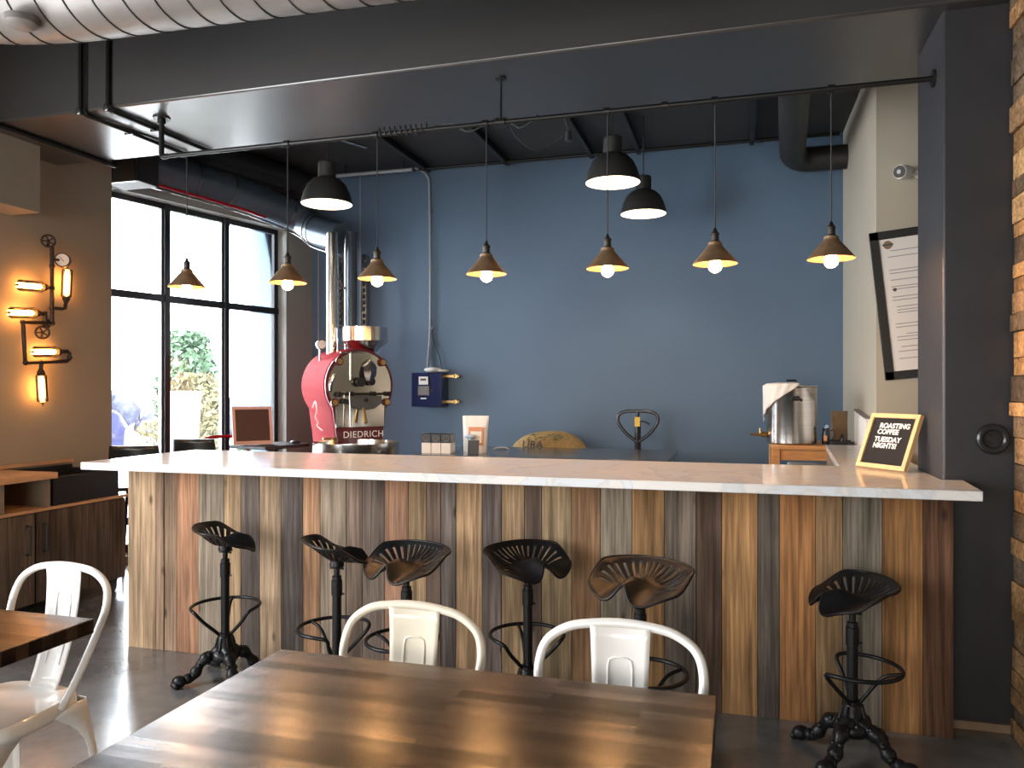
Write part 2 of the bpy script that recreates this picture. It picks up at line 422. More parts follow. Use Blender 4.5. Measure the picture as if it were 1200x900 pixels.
# window
win = struct(bpy.data.objects.new('window_1', None)); C.objects.link(win)
m = MB(); d0, d1 = .12, .18
for (a, b_) in ((S0, S0+.05), (S1-.05, S1)): wwbox(m, a, b_, d0, d1, WZ0, WZ1)
wwbox(m, S0, S1, d0, d1, WZ1-.05, WZ1); wwbox(m, S0, S1, d0, d1, WZ0, WZ0+.07)
m.build('window_frame', M_WINFRAME, win, bevel=.004)
for sc in (-1.043, -1.703):
    m = MB(); wwbox(m, sc-.028, sc+.028, d0-.02, d1, WZ0, WZ1); m.build('mullion', M_WINFRAME, win, bevel=.004)
for zc in (2.285, .33):
    m = MB(); wwbox(m, S0, S1, d0-.012, d1, zc-.032, zc+.032); m.build('transom', M_WINFRAME, win, bevel=.004)
for (a, b_) in ((S0, -1.703), (-1.703, -1.043), (-1.043, S1)):
    for (za, zb) in ((WZ0, .33), (.33, 2.285), (2.285, WZ1)):
        m = MB(); wwbox(m, a+.03, b_-.03, .15, .153, za+.034, zb-.034); m.build('pane', M_GLASS, win)
        m = MB()
        for q in ((a+.03, a+.045), (b_-.045, b_-.03)): wwbox(m, q[0], q[1], .13, .17, za+.03, zb-.03)
        m.build('glazing_bead', M_STEELDK, win)

# ------------------------------------------------------------------ outside
m = MB(); m.b(-40, -5.2, -25, 45, -.12, -.02); struct(m.build('ground', M_PAVE, origin=(0, 0, 0)))
def leafy(name, label, loc, rad, h, n, mt, seed, group=None, lf=.05):
    random.seed(seed)
    t = thing(name, label, 'shrub', loc, group=group)
    m = MB()
    for k in range(n):
        a = random.uniform(0, 2*PI); zz = random.random(); r = rad*math.sqrt(random.random())*(.55+.6*math.sin(PI*min(1, zz*.9+.08)))
        p = Vector((r*math.cos(a), r*math.sin(a), zz*h)); q = Euler((random.uniform(0, 6), random.uniform(0, 6), random.uniform(0, 6))).to_matrix()
        L_ = lf*random.uniform(.6, 1.4)
        pts = [(0, -L_, 0), (L_*.45, 0, .1*L_), (0, L_, 0), (-L_*.45, 0, .1*L_)]
        m.bm.faces.new([m.bm.verts.new(p+q @ Vector(v)) for v in pts])
    m.build('foliage', mt, t)
    m = MB()
    for k in range(5):
        a = k*1.3; m.tube(smooth_path([(0, 0, 0), (.1*math.cos(a), .1*math.sin(a), h*.35), (rad*.5*math.cos(a), rad*.5*math.sin(a), h*.8)], 4), [.03-.0025*i for i in range(9)], 6)
    m.build('stem', M_BARK, t)
    return t
leafy('garden_tree', 'tall green leafy tree seen through the middle window pane', (-9.6, 11.9, -.02), .52, 2.55, 3400, M_LEAFMAT, 3, lf=.075)
leafy('garden_bush', 'yellowish dry bush growing below the green tree outside', (-8.9, 11.2, -.02), .48, 1.75, 2600, M_LEAFMAT2, 5, lf=.06)
leafy('garden_shrub', 'small low green shrub at the foot of the white planter outside', (-6.35, 9.0, -.02), .22, .75, 700, M_LEAFMAT, 8, lf=.04)
leafy('garden_grass_clump', 'pale yellow weed clump beside the blue garden chair outside', (-7.7, 8.8, -.02), .22, 1.05, 600, M_LEAFMAT2, 12, lf=.04)
t = thing('planter', 'tall white tapered planter standing outside the middle pane', 'planter', (-6.55, 8.02, -.02))
m = MB(); m.lathe([(0, 0), (.13, 0), (.15, .02), (.27, 1.45), (.255, 1.47), (.235, 1.45), (.22, 1.32), (0, 1.30)], seg=4)
m.build('pot', M_WHITEPOT, t, bevel=.01); m = MB(); m.lathe([(0, 1.31), (.215, 1.315)], seg=4); m.build('soil', M_BARK, t)
# rock bank far beyond the first pane
random.seed(9); m = MB()
for k in range(90):
    a = random.random(); b_ = random.random()
    rr = random.uniform(.25, .7); m.ball((-26+9*a+b_*2, 16+8*a-b_*3, .1+random.random()*1.2*(1-abs(a-.5))), (rr, rr*.8, rr*.5), 7, 5, Euler((random.random()*2, random.random()*2, random.random()*3)).to_matrix())
o = tag(m.build('rock_bank', M_ROCK, angle=10), 'bluish pile of rocks far outside the left window pane', 'rocks'); o['kind'] = 'stuff'
# blue garden chair outside
t = thing('garden_chair', 'blue canvas garden chair with white curved frame outside the window', 'chair', (-7.25, 7.55, -.02), R(60))
m = MB(); m.box((0, .05, .62), (.6, .55, .12)); m.build('seat_cushion', M_BLUECUSH, t, bevel=.04)
m = MB(); m.prism([(-.3, .6), (.3, .6), (.32, 1.0), (.26, 1.18), (.12, 1.26), (-.12, 1.26), (-.26, 1.18), (-.32, 1.0)], -.05, .05, lambda v: Vector((v.x, .34+v.z+.12*(v.y-.6), v.y))); m.build('backrest', M_BLUECUSH, t, bevel=.03)
m = MB(); m.tube(smooth_path([(-.37, -.2, 0), (-.36, -.15, .8), (-.34, .35, 1.0), (-.22, .40, 1.19), (0, .42, 1.23), (.22, .40, 1.19), (.34, .35, 1.0), (.36, -.15, .8), (.37, -.2, 0)], 6), .018, 8)
m.tube([(-.36, .4, 0), (-.34, .35, 1.0)], .016, 8); m.tube([(.36, .4, 0), (.34, .35, 1.0)], .016, 8); m.build('frame', M_WHITEPOT, t)

# ------------------------------------------------------------------ bar
bx = [-3.337, -3.145, -3.093, -3.01, -2.864, -2.699, -2.592, -2.476, -2.344, -2.211, -2.109, -1.957, -1.864, -1.741, -1.606, -1.508, -1.429, -1.35, -1.212, -1.112, -.996, -.911, -.762, -.625, -.474, -.326, -.183, -.07, .084, .176, .327, .436, .593, .751, .866]
bc = [(176, 148, 118), (150, 124, 102), (138, 114, 94), (164, 122, 94), (148, 134, 116), (168, 140, 108), (104, 92, 84), (158, 134, 108), (98, 88, 82), (162, 124, 94), (146, 130, 112), (122, 104, 90), (108, 94, 84), (140, 106, 84), (152, 126, 96), (104, 86, 74), (100, 90, 84), (162, 132, 100), (104, 92, 86), (152, 126, 96), (104, 86, 74), (154, 132, 102), (148, 114, 84), (146, 134, 118), (156, 120, 82), (114, 102, 90), (100, 80, 66), (176, 134, 90), (110, 100, 90), (164, 116, 74), (152, 122, 88), (132, 122, 108), (160, 116, 74), (104, 74, 56)]
bar = thing('bar_counter', 'long bar front clad in vertical reclaimed wood boards', 'bar', (-1.235, 3.9, 0))
off = (-1.235, 3.9, 0)
random.seed(2); m = MB()
for i in range(len(bc)):
    k = 1.0-.22*max(0, i-16)/18; dy = random.uniform(0, .006)  # boards dim toward the right end: weaker light put into their colour
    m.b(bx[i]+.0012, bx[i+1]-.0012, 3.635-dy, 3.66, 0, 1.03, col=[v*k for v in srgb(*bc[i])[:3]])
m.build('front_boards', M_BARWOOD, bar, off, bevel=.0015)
m = MB(); m.b(-3.337, -3.315, 3.662, 4.2, 0, 1.03, col=srgb(150, 124, 98)[:3]); m.build('end_panel', M_BARWOOD, bar, off)
m = MB(); m.b(-3.31, .855, 3.664, 4.2, 0, 1.03); m.build('carcass', M_BLACK, bar, off)
ret = thing('back_counter', 'wood clad return cabinet under the white worktop by the column', 'cabinet', (.72, 5, 0))
m = MB(); m.b(.62, .846, 4.29, 5.9, 0, 1.03); m.build('carcass', M_CABIN, ret, (.72, 5, 0), bevel=.003)
m = MB(); m.b(.60, .618, 4.32, 5.08, .08, 1.01); m.build('door', M_CABIN, ret, (.72, 5, 0), bevel=.003)
m = MB(); m.b(.60, .618, 5.10, 5.88, .08, 1.01); m.build('door', M_CABIN, ret, (.72, 5, 0), bevel=.003)
m = MB()
m.prism([(-3.41, 3.37), (.905, 3.37), (.936, 3.765), (.852, 3.765), (.852, 4.275), (.896, 4.275), (.896, 5.93), (.60, 5.93), (.50, 4.29), (-3.41, 4.29)], 1.03, 1.07)
tag(m.build('countertop', M_QUARTZ, bevel=.003), 'white quartz worktop running along the bar and back beside the column', 'countertop')
m_ = MB()
# ------------------------------------------------------------------ pipe, pendants
PZ_ = 2.875; PYY = 3.92
p = thing('lighting_pipe', 'long black steel pipe hung under the beam carrying the small pendants', 'pipe', (-1.2, PYY, PZ_)); off = (-1.2, PYY, PZ_)
m = MB(); m.tube([(-3.31, PYY, PZ_), (.857, PYY, PZ_)], .013, 12); m.build('rail', M_BLACKPIPE, p, off)
m = MB(); m.tube(smooth_path([(-3.31, PYY, PZ_), (-3.345, PYY, PZ_), (-3.355, PYY, PZ_+.02), (-3.355, PYY, PZ_+.06), (-3.355, PYY, 3.11)], 4), .016, 12); m.disc((-3.355, PYY, 3.106), .05, .01, (0, 0, 1)); m.bar((-3.355, PYY, 3.1), (-3.355, PYY, 3.07), .024); m.build('hanger', M_BLACKPIPE, p, off)
m = MB(); m.bar((-1.205, PYY, PZ_), (-1.205, PYY, 3.11), .007); m.disc((-1.205, PYY, 3.106), .03, .008, (0, 0, 1)); m.disc((-1.205, PYY, PZ_), .02, .05, (1, 0, 0)); m.build('hanger', M_BLACKPIPE, p, off)
m = MB(); m.disc((.852, PYY, PZ_), .04, .01, (1, 0, 0)); m.build('flange', M_BLACKPIPE, p, off)
for xx in (-2.49, -1.93, -1.29, -.64, -.35, -.11, .42): MB().disc((xx, PYY, PZ_), .02, .03, (1, 0, 0)).build('coupling', M_BLACKPIPE, p, off)
m = MB()   # slack cable coiled round the pipe
pts = []
for i in range(110):
    a = i*.55; pts.append((-1.915+.30*i/110, PYY+.022*math.cos(a), PZ_+.01+.026*math.sin(a)))
m.tube(pts, .0035, 6); m.tube(smooth_path([(-1.62, PYY, PZ_), (-1.5, PYY, PZ_+.03), (-1.4, PYY, PZ_-.03), (-1.33, PYY, PZ_-.02), (-1.2, PYY, PZ_+.03), (-1.1, PYY, PZ_-.04), (-1.0, PYY, PZ_+.02)], 6), .004, 6)
m.build('slack_cable', M_BLACK, p, off)
cc = thing('ceiling_spotlight', 'small dark clip spotlight with a drooping wire by the pipe', 'lamp', (-.86, 4.02, 2.82)); 
m = MB(); m.tube([(0, 0, -.045), (0, 0, .005)], [.02, .015], 12); m.bar((0, 0, 0), (0, -.1, .055), .006, 8); m.build('lamp_head', M_BLACKPL, cc)
m = MB(); m.tube(smooth_path([(-.30, -.1, .055), (-.27, -.07, -.02), (-.18, -.04, -.09), (-.09, -.02, -.06), (0, 0, 0)], 6), .002, 6); m.build('wire', M_BLACKPL, cc)

def make_pendant():
    t = thing('pendant_lamp', '', 'lamp')
    # origin at shade rim plane
    m = MB(); m.lathe([(.1065, 0), (.108, .002), (.104, .008), (.036, .088), (.034, .094), (.034, .104), (.028, .108), (.0, .109)], seg=36)
    m.lathe([(.1065, 0), (.101, .008), (.030, .085), (0, .088)], seg=36); m.build('lamp_shade', M_BRONZE, t)
    m = MB(); m.lathe([(.0, .106), (.024, .106), (.024, .112), (.018, .116), (.018, .142), (.021, .144), (.021, .150), (.010, .162), (.005, .178), (0, .179)], seg=24); m.build('socket', M_WROUGHT, t)
    m = MB(); m.bar((0, 0, .175), (0, 0, PZ_-2.075-.021), .003, 8); m.build('cord', M_BLACK, t)
    m = MB(); m.lathe([(0, -.042), (.014, -.038), (.027, -.027), (.031, -.012), (.028, .004), (.016, .028), (.012, .05), (0, .05)], seg=20); m.build('bulb', M_BULB, t)
    return t
def dup(root, loc, rotz=None, label=None):
    r = root.copy(); C.objects.link(r); r.location = loc
    if rotz is not None: r.rotation_euler = (0, 0, rotz)
    if label: r['label'] = label
    for ch in list(root.children):
        c = ch.copy(); C.objects.link(c); c.parent = r
        for g in list(ch.children):
            d = g.copy(); C.objects.link(d); d.parent = c
    return r
pl = [(-3.173, 'small bronze cone pendant hanging in front of the middle window panes'),
      (-2.486, 'small bronze cone pendant hanging at the right edge of the window'),
      (-1.921, 'small bronze cone pendant whose cord drops from the coiled slack cable'),
      (-1.284, 'small bronze cone pendant over the stacked boxes, right of the wall conduit'),
      (-.637, 'small bronze cone pendant hanging below the largest black dome lamp'),
      (-.108, 'small bronze cone pendant over the pallet jack handle side, second from the white wall'),
      (.42, 'small bronze cone pendant nearest the white wall, above the steel kettle')]
pend = make_pendant(); pend['group'] = 'small cone pendants on the pipe'
for i, (x, lb) in enumerate(pl):
    if i == 0: pend.location = (x, PYY, 2.075); pend['label'] = lb
    else: dup(pend, (x, PYY, 2.075), label=lb)

def make_dome():
    t = thing('dome_lamp', '', 'lamp')
    m = MB(); m.lathe([(.19, 0), (.193, .004), (.186, .03), (.172, .085), (.145, .145), (.105, .185), (.07, .200), (.066, .205), (.066, .31), (.058, .318), (0, .32)], seg=40); m.build('lamp_shade', M_BLACK, t)
    m = MB(); m.lathe([(.188, .002), (.181, .03), (.167, .083), (.14, .14), (.10, .178), (0, .19)], seg=40); m.build('reflector', M_DOMEIN, t)
    m = MB(); m.lathe([(0, .02), (.03, .03), (.045, .06), (.035, .11), (.02, .15), (0, .16)], seg=20); m.build('bulb', M_DOMEIN, t)
    m = MB(); m.bar((0, 0, .31), (0, 0, 3.76-2.89), .005, 8); m.disc((0, 0, 3.76-2.89-.012), .05, .024, (0, 0, 1)); m.build('cord', M_BLACK, t)
    return t
dome = make_dome(); dome['group'] = 'black dome lamps'
dome.location = (-2.98, 5.23, 2.86); dome['label'] = 'black dome lamp hanging alone near the window'
dup(dome, (-.838, 5.38, 2.9), label='larger looking black dome lamp, nearer of the pair right of centre')
dup(dome, (-.763, 6.56, 2.935), label='lower and farther black dome lamp of the pair right of centre')
# cord ends: the last two hang from the same ceiling, cords run into it

# ------------------------------------------------------------------ ceiling services
def pipe_thing(name, label, pts, r, mt, cat='pipe', seg=14, smooth=0):
    m = MB(); m.tube(smooth_path(pts, smooth) if smooth else pts, r, seg)
    return tag(m.build(name, mt), label, cat)
for (x, lb) in ((-3.73, 'dark conduit running down the beam face and under it, left of its twin'), (-3.53, 'dark conduit running down the beam face and under it, right of its twin')):
    t = thing('conduit', lb, 'pipe', (x, 3.686, 3.096), group='twin conduits on the beam')
    m = MB(); m.tube([(0, 0, 1.1), (0, 0, .01), (0, .012, 0), (.05, .86, 0)], .013, 10); m.build('tube', M_BLACKPIPE, t)
    m = MB(); m.box((0, .0, .005), (.035, .045, .045)); m.build('elbow_box', M_STEELDK, t, bevel=.008)
    MB().box((.018, .36, .0), (.06, .015, .03)).build('clamp', M_BLACKPIPE, t); MB().box((0, .0, .45), (.05, .02, .015)).build('clamp', M_BLACKPIPE, t)
    if x < -3.7:
        m = MB(); m.tube([(.03, 0, 1.1), (.03, 0, .01), (.03, .02, -.012), (.12, .5, -.01)], .006, 8); m.build('cable', M_BLACKPIPE, t)
pipe_thing('conduit', 'dark conduit under the beam along the left taupe wall', [(-4.38, 3.6, 3.094), (-4.36, 4.62, 3.094)], .016, M_BLACKPIPE)
# spiral duct
sp = thing('spiral_duct', 'large grey spiral duct crossing the top left corner', 'duct', (-2.2, 2.9, 3.37))
cl = smooth_path([(-5.0-1.2+1.3, -1.2, 0), (-1.95, -1.15, 0), (-1.62, -.55, 0), (-1.35, -.12, 0), (-.95, .04, .0), (-.2, .08, 0.0), (1.2, .14, 0), (2.2, .18, 0)][1:], 10)
m = MB(); m.tube(cl, .235, 36); m.build('duct_tube', M_GALV, sp)
m = MB(); tot = 0; L = [0]
for a, b_ in zip(cl[:-1], cl[1:]): tot += (b_-a).length; L.append(tot)
def at_len(d):
    for i in range(len(cl)-1):
        if L[i+1] >= d: 
            k = (d-L[i])/(L[i+1]-L[i]); return cl[i].lerp(cl[i+1], k), (cl[i+1]-cl[i]).normalized()
    return cl[-1], (cl[-1]-cl[-2]).normalized()
n = int(tot/.15)*36; pts = []
for i in range(n):
    d = i/36*.15
    P, T = at_len(min(d, tot-.01)); nn = Vector((0, 0, 1)); bb = T.cross(nn)
    a = 2*PI*i/36; pts.append(P+(nn*math.cos(a)+bb*math.sin(a))*.2365)
m.tube(pts, .004, 5); m.build('spiral_seam', M_SEAM, sp)
m = MB(); m.lathe([(0, -.02), (.05, -.015), (.07, 0), (.07, .03)], (-.95, -.12, -.235), 20); m.build('air_outlet', M_GALV, sp)
# duct along window
wd = thing('window_duct', 'slate grey round duct running along the top of the window', 'duct', WW(-1.2, -.28, 3.15))
off = WW(-1.2, -.28, 3.15)
P0, P1, P2 = WW(-2.14, -.20, 3.34), WW(-1.2, -.28, 3.29), WW(-.62, -.40, 3.18)
dpts = smooth_path([P0, P1, P2, Vector((-3.95, 6.75, 3.02)), Vector((-3.60, 6.62, 2.90))], 6)
m = MB(); m.tube(dpts, .15, 24); m.build('duct_tube', M_DUCTBLUE, wd, off)
for k in (3, 5, 11, 17, 18):
    i = min(k, len(dpts)-2); T = (dpts[i+1]-dpts[i]).normalized()
    m = MB(); m.disc(dpts[i], .156, .012, T, 24); m.build('clamp_band', M_STEELDK, wd, off)
m = MB(); m.tube([p_+Vector((.03, -.02, -.15)) for p_ in dpts[:9]], .013, 6); m.build('red_strip', M_RED, wd, off)
m = MB(); m.tube([p_+Vector((-.06, 0, -.16)) for p_ in dpts[:24]], .012, 6, sx=.4); m.build('silver_strip', M_STEEL, wd, off)
bxd = thing('duct_box', 'black square duct box at the beam end above the window', 'duct', (-4.55, 4.72, 3.2)); off = (-4.55, 4.72, 3.2)
m = MB(); m.box((-4.76, 5.2, 3.28), (.34, .26, .30)); m.build('plenum', M_BLACK, bxd, off, bevel=.006)
m = MB(); m.box((-4.76, 5.066, 3.28), (.36, .02, .33)); m.build('flange', M_STEELDK, bxd, off)
# added black tube standing in for the shadow band over the slate duct
pipe_thing('shadow_tube', 'added matt black tube standing in for the shadow above the slate duct by the window', [WW(-2.35, -.13, 3.63), WW(-.3, -.13, 3.63)], .12, M_BLACK, 'duct', 20)
# right hand black duct
pipe_thing('black_elbow_duct', 'thick black duct with an elbow turning into the white wall', smooth_path([(.36, 4.56, 3.47), (.36, 5.4, 3.47), (.43, 6.75, 3.47), (.46, 7.05, 3.47), (.55, 7.2, 3.47), (.72, 7.22, 3.47), (.9, 7.22, 3.47)], 6), .105, M_BLACK, 'duct', 24)
# strut lines on the black ceiling
for (x, lb) in ((-3.05, 'black ceiling strut nearest the window'), (-2.2, 'black ceiling strut behind the coiled cable'), (-1.35, 'black ceiling strut behind the middle of the pipe'), (-1.0+.1, 'black ceiling strut just left of the two dome lamps'), (.12, 'black ceiling strut left of the black elbow duct')):
    m = MB(); m.b(x-.02, x+.02, 4.6, 7.4, 3.69, 3.73); m.b(x-.006, x+.006, 4.6, 7.4, 3.73, 3.76)
    tag(m.build('ceiling_strut', M_BLACKPIPE), lb, 'strut', 'black ceiling struts')
pipe_thing('cross_conduit', 'thin black conduit across the ceiling just before the blue wall', [(-3.9, 7.3, 3.70), (.85, 7.3, 3.70)], .016, M_BLACKPIPE)
t = thing('cross_conduit', 'bright grey conduit across the ceiling corner left of the wall conduit', 'pipe', (-3.56, 7.15, 3.66))
MB().bar((-.44, 0, 0), (.44, 0, 0), .018).build('tube', M_PALEPIPE, t)
for x in (-.3, .35): MB().bar((x, 0, 0), (x, 0, .10), .006, 8).build('hanger', M_BLACKPIPE, t)
pipe_thing('diagonal_conduit', 'thin grey conduit on the ceiling between window duct and first dome lamp', [(-4.25, 4.7, 3.735), (-3.35, 6.6, 3.735)], .012, M_STEEL)
pipe_thing('ceiling_pipe', 'dark pipe end at the top right corner above the column', [(1.02, 3.35, 3.30), (1.12, 3.72, 3.30)], .03, M_BLACKPIPE)
# conduit on the blue wall into the control box
wc = thing('wall_conduit', 'pale conduit running down the blue wall into the navy box', 'pipe', (-3.05, 7.465, 1.6)); off = (-3.05, 7.465, 1.6)
m = MB(); m.tube(smooth_path([(-3.13, 7.25, 3.70), (-3.10, 7.36, 3.70), (-3.075, 7.44, 3.66), (-3.065, 7.46, 3.55), (-3.055, 7.46, 2.9), (-3.055, 7.46, 2.1), (-3.075, 7.46, 1.8), (-3.08, 7.44, 1.64)], 5), .012, 10); m.build('conduit_tube', M_PALEPIPE, wc, off)
m = MB(); m.tube(smooth_path([(-3.045, 7.46, 2.2), (-3.03, 7.465, 2.0), (-2.96, 7.465, 1.82), (-2.93, 7.46, 1.70)], 5), .004, 6); m.build('cable', M_BLACK, wc, off)
for zz in (2.1, 2.7, 3.3):
    m = MB(); m.box((-3.055, 7.468, zz), (.05, .022, .02)); m.build('clip', M_STEELDK, wc, off)
for (x, lb) in ((-4.36, 'thin pale wire dropping down the corner left of the roaster'), (-3.86, 'thin pale wire dropping down the blue wall behind the roaster')):
    tag(MB().bar((x, 7.472, 0.0), (x, 7.472, 3.75), .007, 8).build('vertical_wire', M_PALEPIPE), lb, 'wire')

# navy control box
cb = thing('control_box', 'navy blue control box mounted on the blue wall', 'box', (-3.0, 7.40, 1.28)); off = (-3.0, 7.4, 1.28)
m = MB(); m.b(-3.19, -2.86, 7.30, 7.47, 1.29, 1.635); m.build('housing', M_NAVY, cb, off, bevel=.006)
dr = MB().b(-3.19, -2.86, 7.285, 7.298, 1.29, 1.635).build('door', M_NAVY, cb, off, bevel=.003)
def sub(mb, name, mt, par, off, **k): return mb.build(name, mt, par, off, **k)
sub(MB().b(-3.105, -3.005, 7.277, 7.284, 1.515, 1.595), 'display', M_PAPER, dr, off)
sub(MB().b(-3.085, -3.025, 7.273, 7.2765, 1.555, 1.575), 'display_window', M_INK, dr, off)
sub(MB().b(-3.115, -2.995, 7.279, 7.284, 1.405, 1.50), 'notice_plate', M_GALV, dr, off)
m = MB()
for k in range(4): m.b(-3.10, -3.01, 7.276, 7.2785, 1.42+k*.02, 1.424+k*.02)
sub(m, 'notice_print', M_GREYINK, dr, off)
sub(MB().b(-3.085, -3.025, 7.280, 7.284, 1.368, 1.380), 'maker_plate', M_PAPER, dr, off)
sub(MB().disc((-2.955, 7.275, 1.46), .012, .02, (0, 1, 0)), 'lock', M_STEEL, dr, off)
for zz in (1.60, 1.34):
    m = MB(); m.b(-2.858, -2.72, 7.40, 7.425, zz-.012, zz+.012); m.torus((-2.75, 7.39, zz), .018, .006, (0, 1, 0)); m.build('bracket', M_BRASS, cb, off)
m = MB(); m.ball((-2.99, 7.38, 1.665), (.10, .07, .028), 14, 8); m.ball((-2.88, 7.37, 1.655), (.07, .05, .016), 12, 8)
tag(m.build('paper_roll', M_PAPER), 'crumpled white papers lying on top of the navy control box', 'paper')

# slotted strips on wall behind roaster
for (x, lb) in ((-4.05, 'slotted metal strip on the wall left of the tall steel stack'), (-3.78, 'slotted metal strip on the wall right of the tall steel stack')):
    m = MB(); m.b(x-.025, x-.017, 7.40, 7.48, 2.12, 2.88); m.b(x+.017, x+.025, 7.40, 7.48, 2.12, 2.88)
    for k in range(12): m.b(x-.018, x+.018, 7.41, 7.45, 2.13+k*.067, 2.155+k*.067)
    tag(m.build('slotted_strip', M_MIRROR), lb, 'bracket', 'slotted strips behind the roaster')

# ------------------------------------------------------------------ roaster
RL = (-3.42, 6.40, 0)
ro = thing('coffee_roaster', 'red and steel drum coffee roaster with hopper in the corner', 'roaster', RL, R(54))
CZ = 1.50; RR = .335
def keyhole(r, zb, wb, n=40):
    pts = []
    a0 = math.asin(.62)
    for i in range(n+1):
        a = -a0 + (PI+2*a0)*i/n
        pts.append((r*math.cos(a), CZ+r*math.sin(a)))
    pts += [(-wb, zb), (wb, zb)]
    return pts
yz = lambda v: Vector((v.x, v.z, v.y))
m = MB(); m.prism(keyhole(RR, .98, .22), -.20, .30, yz); m.build('drum_housing', M_RED, ro, bevel=.012)
m = MB(); m.prism(keyhole(RR-.004, .985, .217), -.222, -.202, yz); m.build('front_rim', M_MAROON, ro, bevel=.004)
def clipz(poly, z0):
    return [(x, max(z, z0)) for x, z in poly]
kp = [p_ for p_ in keyhole(RR-.03, 1.12, .24) if p_[1] > 1.12]; 
m = MB(); m.prism(kp+[(-.235, 1.13), (.235, 1.13)], -.232, -.223, yz); fp = m.build('face_plate', M_MIRROR, ro, bevel=.002)
for (a_, b_) in ((-.21, .21), (.21, .21), (-.255, -.15), (.255, -.15)):
    m = MB(); m.disc((a_, -.245, CZ+b_), .036, .02, (0, 1, 0)); k_ = m.build('face_bolt', M_MAROON, ro)
    m = MB(); m.disc((a_, -.258, CZ+b_), .024, .014, (0, 1, 0)); m.build('bolt_cap', M_BRASS, k_)
m = MB(); m.tube([(-.02, -.25, CZ+.03), (-.02, -.29, CZ+.03)], .042, 20); m.build('sight_glass', M_BLACKPL, ro)
m = MB(); m.tube([(.085, -.25, CZ+.035), (.085, -.285, CZ+.035)], .035, 20); m.build('sampler_knob', M_WROUGHT, ro)
dpol = [(-.13, CZ-.09), (.19, CZ-.09), (.19, CZ-.16), (.12, CZ-.205), (.03, CZ-.22), (-.06, CZ-.205), (-.13, CZ-.16)]
m = MB(); m.prism(dpol, -.275, -.235, yz); dd = m.build('discharge_door', M_STEELDK, ro, bevel=.006)
m = MB(); m.tube([(.0, -.285, CZ-.2), (-.0, -.33, CZ-.33)], [.010, .02], 12); m.build('door_handle', M_BRASS, dd)
m = MB(); m.disc((.03, -.28, CZ-.13), .018, .02, (0, 1, 0)); m.build('door_bolt', M_BLACKPL, dd)
m = MB(); m.bar((-.17, -.26, CZ-.075), (.27, -.26, CZ-.075), .010)
for x_ in (-.10, .12, .26): m.disc((x_, -.26, CZ-.075), .022, .025, (1, 0, 0))
m.build('hinge_bar', M_WROUGHT, ro)
for (x_, z_) in ((-.22, CZ-.08), (-.17, CZ-.14)):
    m = MB(); m.disc((x_, -.26, z_), .024, .03, (0, 1, 0)); m.build('valve_knob', M_BLACKPL, ro)
m = MB(); m.bar((-.13, -.28, CZ-.06), (-.13, -.30, CZ-.36), .007); m.build('lever', M_STEEL, ro)
m = MB(); m.tube(smooth_path([(-.29, -.24, CZ-.05), (-.31, -.30, CZ+.02), (-.29, -.31, CZ+.09)], 4), .013, 10); m.build('side_handle', M_STEEL, ro)
text_mesh('maker_name', 'DIEDRICH', .082, M_LETTER, ro, (.035, -.2235, 1.062), (PI/2, 0, 0), .0015, 0, 1.1)
m = MB(); m.tube(smooth_path([(-.342, .02, 1.30), (-.340, -.03, 1.36), (-.333, -.05, 1.28), (-.325, .0, 1.22), (-.318, -.04, 1.17), (-.30, .02, 1.14), (-.285, -.06, 1.10)], 5), .005, 6); m.build('script_flourish', M_LETTER, ro)
# hopper
m = MB(); hp = (.12, -.08, 0)
m.lathe([(.205, 2.03), (.207, 2.03), (.207, 1.905), (.06, 1.765), (.055, 1.72), (.05, 1.72), (.055, 1.77), (.20, 1.91), (.203, 2.03)], hp, 36, closed=True); m.build('hopper', M_STEEL, ro)
m = MB(); m.lathe([(0, 1.99), (.12, 1.985), (.2, 1.95)], hp, 24); m.build('coffee_beans', mat('coffee_beans', (.06, .03, .015), .5, bump=1, bscale=90), ro)
m = MB(); m.tube([(.12, -.10, 1.75), (.10, -.19, 1.70), (.07, -.275, 1.66), (.06, -.30, 1.60), (.05, -.30, 1.54)], [.05, .06, .062, .055, .03], 4); m.build('feed_chute', M_STEELDK, ro)
m = MB(); m.bar((-.16, -.05, 1.86), (.0, -.05, 1.86), .006); m.bar((-.14, -.06, 1.78), (-.14, -.06, 1.92), .006); m.bar((-.1, -.24, 1.55), (-.1, -.24, 1.80), .006); m.bar((-.2, -.24, 1.79), (0.02, -.24, 1.79), .006); m.build('linkage', M_STEEL, ro)
m = MB(); m.bar((-.24, .1, 1.7), (-.24, .1, 1.84), .008); m.disc((-.24, .07, 1.87), .045, .03, (.1, 1, 0)); g = m.build('pressure_gauge', M_STEEL, ro)
m = MB(); m.disc((-.24, .052, 1.87), .036, .006, (0, 1, 0)); m.build('gauge_face', M_PAPER, g)
m = MB(); m.lathe([(.05, 1.70), (.05, 2.90)], (-.12, .10, 0), 28); m.lathe([(.056, 2.72), (.056, 2.75)], (-.12, .10, 0), 28); m.build('exhaust_stack', M_STEEL, ro)
m = MB(); m.lathe([(.052, 1.7), (.052, 2.95)], (.13, .21, 0), 20); m.build('side_stack', M_DUCTBLUE, ro)
m = MB(); m.bar((.05, .17, 1.7), (.05, .17, 2.9), .012); m.tube([(.05, .17, 2.4), (-.08, .1, 2.5)], .008, 8); m.build('gas_pipe', M_STEEL, ro)
m = MB(); m.b(-.2, .2, -.18, .28, .0, .985); m.build('stand', M_RED, ro, bevel=.02)
m = MB(); m.lathe([(.355, .985), (.36, .99), (.36, .86), (.33, .80), (0, .80)], (-.19, -.53, .03), 48); m.lathe([(.36, .99), (.35, .99), (.345, .90), (.0, .88)], (-.19, -.53, .03), 48); ct = m.build('cooling_tray', M_STEEL, ro)
